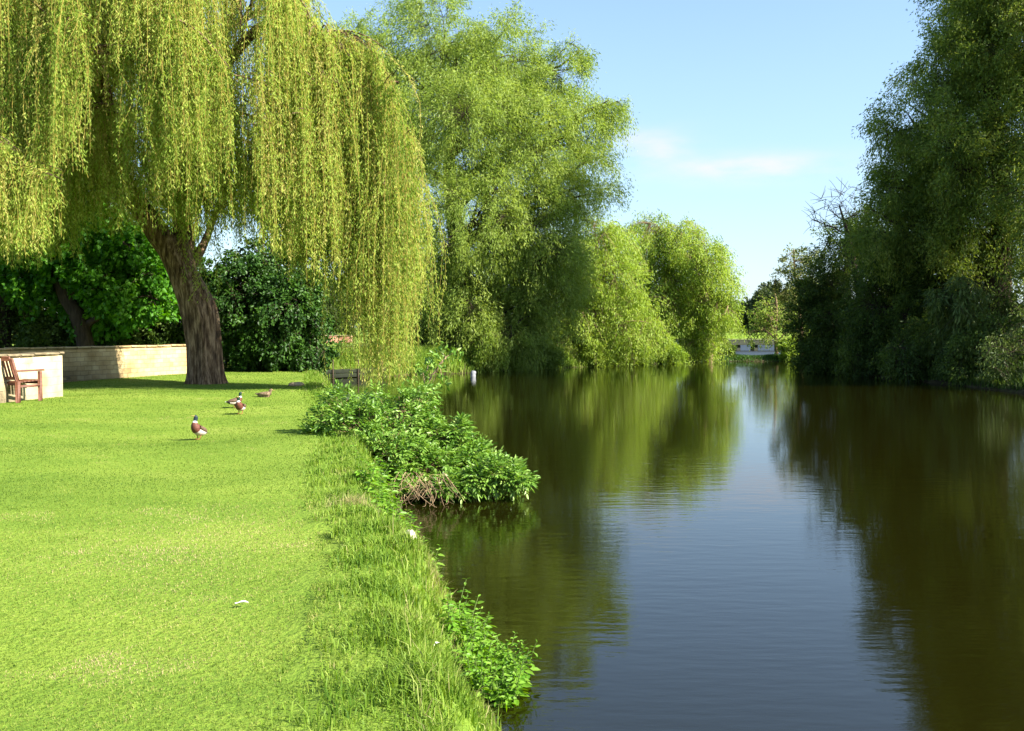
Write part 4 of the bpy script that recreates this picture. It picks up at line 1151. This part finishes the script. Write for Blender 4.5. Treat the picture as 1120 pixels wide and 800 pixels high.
def duck(label, p, rz, scale=1.0, upright=0., hen=False, sit=False, head='green', turn=0.0, body_white=False):
    """continuous lofted body from tail to bill; local +x is forward"""
    # spine stations: x, z, half width, half height, material zone
    st = [(-.225, .185, .004, .003, 'tail'), (-.20, .180, .022, .008, 'tail'), (-.165, .168, .045, .025, 'rump'), (-.12, .155, .068, .052, 'rump'), (-.06, .142, .085, .075, 'body'), (.0, .138, .092, .086, 'body'), (.06, .142, .088, .086, 'body'),
          (.105, .158, .076, .078, 'chest'), (.135, .185, .058, .062, 'chest'), (.148, .215, .040, .044, 'chest'), (.152, .24, .030, .033, 'collar'), (.155, .252, .029, .032, 'head'), (.160, .278, .032, .036, 'head'), (.172, .300, .034, .036, 'head'), (.188, .310, .031, .030, 'head'),
          (.205, .308, .022, .020, 'head'), (.215, .303, .014, .011, 'bill'), (.235, .298, .015, .008, 'bill'), (.258, .294, .014, .005, 'bill'), (.266, .292, .006, .003, 'bill')]
    col = dict(tail='white', rump='black', body='flank', chest='chest', collar='white', head=head, bill='bill')
    if hen: col = dict(tail='hen', rump='hen', body='hen', chest='hen', collar='hen', head='hen', bill='bill')
    names = list(dict.fromkeys(list(col.values()) + ['back', 'eye', 'leg', 'white']))
    mats = [DM[n] for n in names]
    S = 14; a = np.linspace(0, 2 * np.pi, S, endpoint=False)
    X = np.array([s[0] for s in st]); Z = np.array([s[1] for s in st]); P = np.stack([X, 0 * X, Z], 1)
    drop = .115 if sit else 0
    if sit:   # head drawn in
        k = X > .12; P[k, 0] -= .05; P[:, 2] -= np.where(k, .05, 0)
    # pitch up the body about the hips
    c, s_ = math.cos(upright), math.sin(upright)
    Q = P - [-.02, 0, .12]; lo = np.stack([Q[:, 0] * c - Q[:, 2] * s_, Q[:, 1], Q[:, 0] * s_ + Q[:, 2] * c], 1) + [-.02, 0, .12]
    P = lo
    T = np.gradient(P, axis=0); T = nrm(T); side = np.array([0, 1.0, 0]); U = np.cross(T, side)
    # turn the head sideways
    kk = 11; piv = P[kk].copy()
    ct, s2 = math.cos(turn), math.sin(turn); Rt = np.array([[ct, -s2, 0], [s2, ct, 0], [0, 0, 1]])
    SD = np.repeat(side[None], len(P), 0)
    P[kk:] = (P[kk:] - piv) @ Rt.T + piv; SD[kk:] = SD[kk:] @ Rt.T; U[kk:] = U[kk:] @ Rt.T
    W = np.array([s[2] for s in st]); H = np.array([s[3] for s in st])
    V = P[:, None] + (W[:, None] * np.cos(a))[..., None] * SD[:, None] + (H[:, None] * np.sin(a))[..., None] * U[:, None]
    g = Geo(); n = len(st)
    i = np.arange(n - 1)[:, None] * S; j = np.arange(S)[None]; k = (j + 1) % S
    f = np.stack([i + j, i + k, i + S + k, i + S + j], -1).reshape(-1, 4)
    mi = np.repeat([names.index(col[s[4]]) for s in st[1:]], S)
    if not hen and not body_white:
        up_ = np.tile(np.sin(a + np.pi / S), n - 1); zone = np.repeat([s[4] in ('body',) for s in st[1:]], S)
        mi = np.where(zone & (up_ > .55), names.index('back'), mi)
    g.add(V.reshape(-1, 3), f, .5, mi)
    # folded wings lying on the flanks
    for sy in (-1, 1):
        t = np.linspace(0, 1, 8)
        wc = np.stack([.09 - .25 * t, sy * (.082 - .05 * t ** 2), .165 + .015 * t], 1); Q = wc - [-.02, 0, .12]
        wc = np.stack([Q[:, 0] * c - Q[:, 2] * s_, Q[:, 1], Q[:, 0] * s_ + Q[:, 2] * c], 1) + [-.02, 0, .12]
        g.tubes(wc, .036 * np.sin(np.pi * np.clip(.15 + .82 * t, 0, 1)) ** .7 + .003, 8, mi=names.index('hen' if hen else ('white' if body_white else 'back')))
    hp = P[13]
    for sy in (-1, 1):
        e = hp + SD[13] * sy * .031 + T[13] * .006; g.tubes(np.array([e, e + SD[13] * sy * .004]), [.0055, .003], 8, mi=names.index('eye'))
    if not sit:
        for sy in (-1, 1):
            h0 = np.array([-.01, sy * .045, .085]); f0 = np.array([.0 + .025 * sy, sy * .042, .008])
            g.tubes(np.array([h0, h0 * .5 + f0 * .5 + [-.012, 0, 0], f0]), [.014, .008, .007], 6, mi=names.index('leg'))
            for q in (-.5, 0, .5):
                g.tubes(np.array([f0, f0 + [.05 * math.cos(q), .05 * math.sin(q), -.004]]), [.006, .004], 5, mi=names.index('leg'))
            g.add([f0, f0 + [.048 * math.cos(.5), -.048 * math.sin(.5), -.004], f0 + [.05, 0, -.003], f0 + [.048 * math.cos(.5), .048 * math.sin(.5), -.004]], [[0, 1, 2, 3]], .5, names.index('leg'))
    V0 = np.concatenate(g.V); g.V = [v - [0, 0, drop] for v in g.V]
    o = g.build('duck', mats, smooth_=True)
    o.location = [float(p[0]), float(p[1]), hz(p[0], p[1]) + .012]; o.rotation_euler = (0, 0, rz); o.scale = (scale,) * 3
    return tag(o, label, 'duck', 'ducks on the lawn')


duck('drake nearest the camera, chestnut breast and dark head turned aside', gnd(217, 480), math.radians(-112), .86, .5, turn=-.5, head='greyhead')
duck('drake with glossy dark head and pale flanks walking in the middle of the lawn ducks', gnd(263, 455), math.radians(-95), .86, .3)
duck('drake standing just behind the middle drake, turned towards the river', gnd(257, 449.5), math.radians(28), .8, .2)
duck('brown hen duck sitting low on the lawn apart from the drakes', gnd(290, 437.5), math.radians(5), 1.0, 0, hen=True, sit=True)


# ------------------------------------------------------------------ light, sky, camera
SUN_EL, SUN_AZ = 36.0, math.degrees(math.atan2(1, -.42))     # azimuth clockwise from +y
az = math.radians(SUN_AZ); el = math.radians(SUN_EL)
sd = Vector((math.sin(az) * math.cos(el), math.cos(az) * math.cos(el), math.sin(el)))
sun = bpy.data.lights.new('sun', 'SUN'); sun.energy = 5.0; sun.angle = math.radians(.53); sun.color = (1, .93, .80)
so = bpy.data.objects.new('sun', sun); C.objects.link(so); so.rotation_euler = sd.to_track_quat('Z', 'Y').to_euler(); so.location = (30, -10, 40)

w = bpy.data.worlds.new('World'); SC.world = w; w.use_nodes = True
ns, ln = w.node_tree.nodes, w.node_tree.links
ns.clear()
sky = N(ns, 'ShaderNodeTexSky', sky_type='NISHITA'); sky.sun_disc = False; sky.sun_elevation = el; sky.sun_rotation = az
sky.air_density = 1.0; sky.dust_density = .5; sky.ozone_density = 3.0
tc = N(ns, 'ShaderNodeTexCoord'); sep = N(ns, 'ShaderNodeSeparateXYZ'); ln.new(tc.outputs['Generated'], sep.inputs[0])


def mth(op, a, b=None, c=None):
    n = N(ns, 'ShaderNodeMath', operation=op)
    for i, v in enumerate((a, b, c)):
        if v is None: continue
        if isinstance(v, (int, float)): n.inputs[i].default_value = v
        else: ln.new(v, n.inputs[i])
    return n.outputs[0]


azim = mth('ARCTAN2', sep.outputs[0], sep.outputs[1]); elev = mth('ARCSINE', sep.outputs[2])
cb = N(ns, 'ShaderNodeCombineXYZ'); ln.new(azim, cb.inputs[0]); ln.new(mth('MULTIPLY', elev, 3.2), cb.inputs[1])
nz = N(ns, 'ShaderNodeTexNoise'); nz.inputs['Scale'].default_value = 14; nz.inputs['Detail'].default_value = 6; ln.new(cb.outputs[0], nz.inputs['Vector'])
mask = None
for a0, e0, aw, ew, st_ in [(.245, .158, .080, .013, .8), (.140, .180, .042, .018, .7), (-.5, .2, .15, .03, .8), (.62, .14, .12, .03, .7), (1.6, .3, .3, .06, .6), (-1.8, .25, .3, .05, .7), (3.0, .2, .2, .05, .6)]:
    q = mth('ADD', mth('POWER', mth('ABSOLUTE', mth('DIVIDE', mth('SUBTRACT', azim, a0), aw)), 2.0), mth('POWER', mth('ABSOLUTE', mth('DIVIDE', mth('SUBTRACT', elev, e0), ew)), 2.0))
    v = mth('MULTIPLY', mth('EXPONENT', mth('MULTIPLY', q, -1.0)), st_)
    mask = v if mask is None else mth('ADD', mask, v)
mr = N(ns, 'ShaderNodeMapRange'); mr.inputs[1].default_value = .3; mr.inputs[2].default_value = .7; mr.inputs[3].default_value = .0; mr.inputs[4].default_value = 1.4; ln.new(nz.outputs['Fac'], mr.inputs[0])
mk = mth('MINIMUM', mth('MULTIPLY', mask, mr.outputs[0]), .9)
mx = N(ns, 'ShaderNodeMix', data_type='RGBA'); ln.new(mk, mx.inputs[0])
haze_mix = N(ns, 'ShaderNodeMix', data_type='RGBA'); haze_mix.inputs[0].default_value = .5; haze_mix.inputs[7].default_value = (1.75, 2.4, 3.15, 1)
hm = N(ns, 'ShaderNodeMapRange'); hm.inputs[1].default_value = 0; hm.inputs[2].default_value = .38; hm.inputs[3].default_value = .62; hm.inputs[4].default_value = .12
ln.new(elev, hm.inputs[0]); ln.new(hm.outputs[0], haze_mix.inputs[0])
ln.new(sky.outputs[0], haze_mix.inputs[6]); ln.new(haze_mix.outputs[2], mx.inputs[6]); mx.inputs[7].default_value = (3.3, 3.2, 3.35, 1)
bg = N(ns, 'ShaderNodeBackground'); bg.inputs[1].default_value = .088; ln.new(mx.outputs[2], bg.inputs[0])
ow = N(ns, 'ShaderNodeOutputWorld'); ln.new(bg.outputs[0], ow.inputs[0])

cam = bpy.data.cameras.new('camera'); co = bpy.data.objects.new('camera', cam); C.objects.link(co)
co.location = CAM; co.rotation_euler = (math.pi / 2 - PITCH, 0, 0)
cam.sensor_width = 36; cam.lens = 36 * F / 1120; cam.clip_end = 6000; cam.clip_start = .05
SC.camera = co
SC.view_settings.view_transform = 'Standard'; SC.view_settings.look = 'None'; SC.view_settings.exposure = 1.8; SC.view_settings.gamma = 1
SC.cycles.use_denoising = True
SC.cycles.max_bounces = 7; SC.cycles.diffuse_bounces = 4; SC.cycles.transmission_bounces = 4; SC.cycles.glossy_bounces = 3
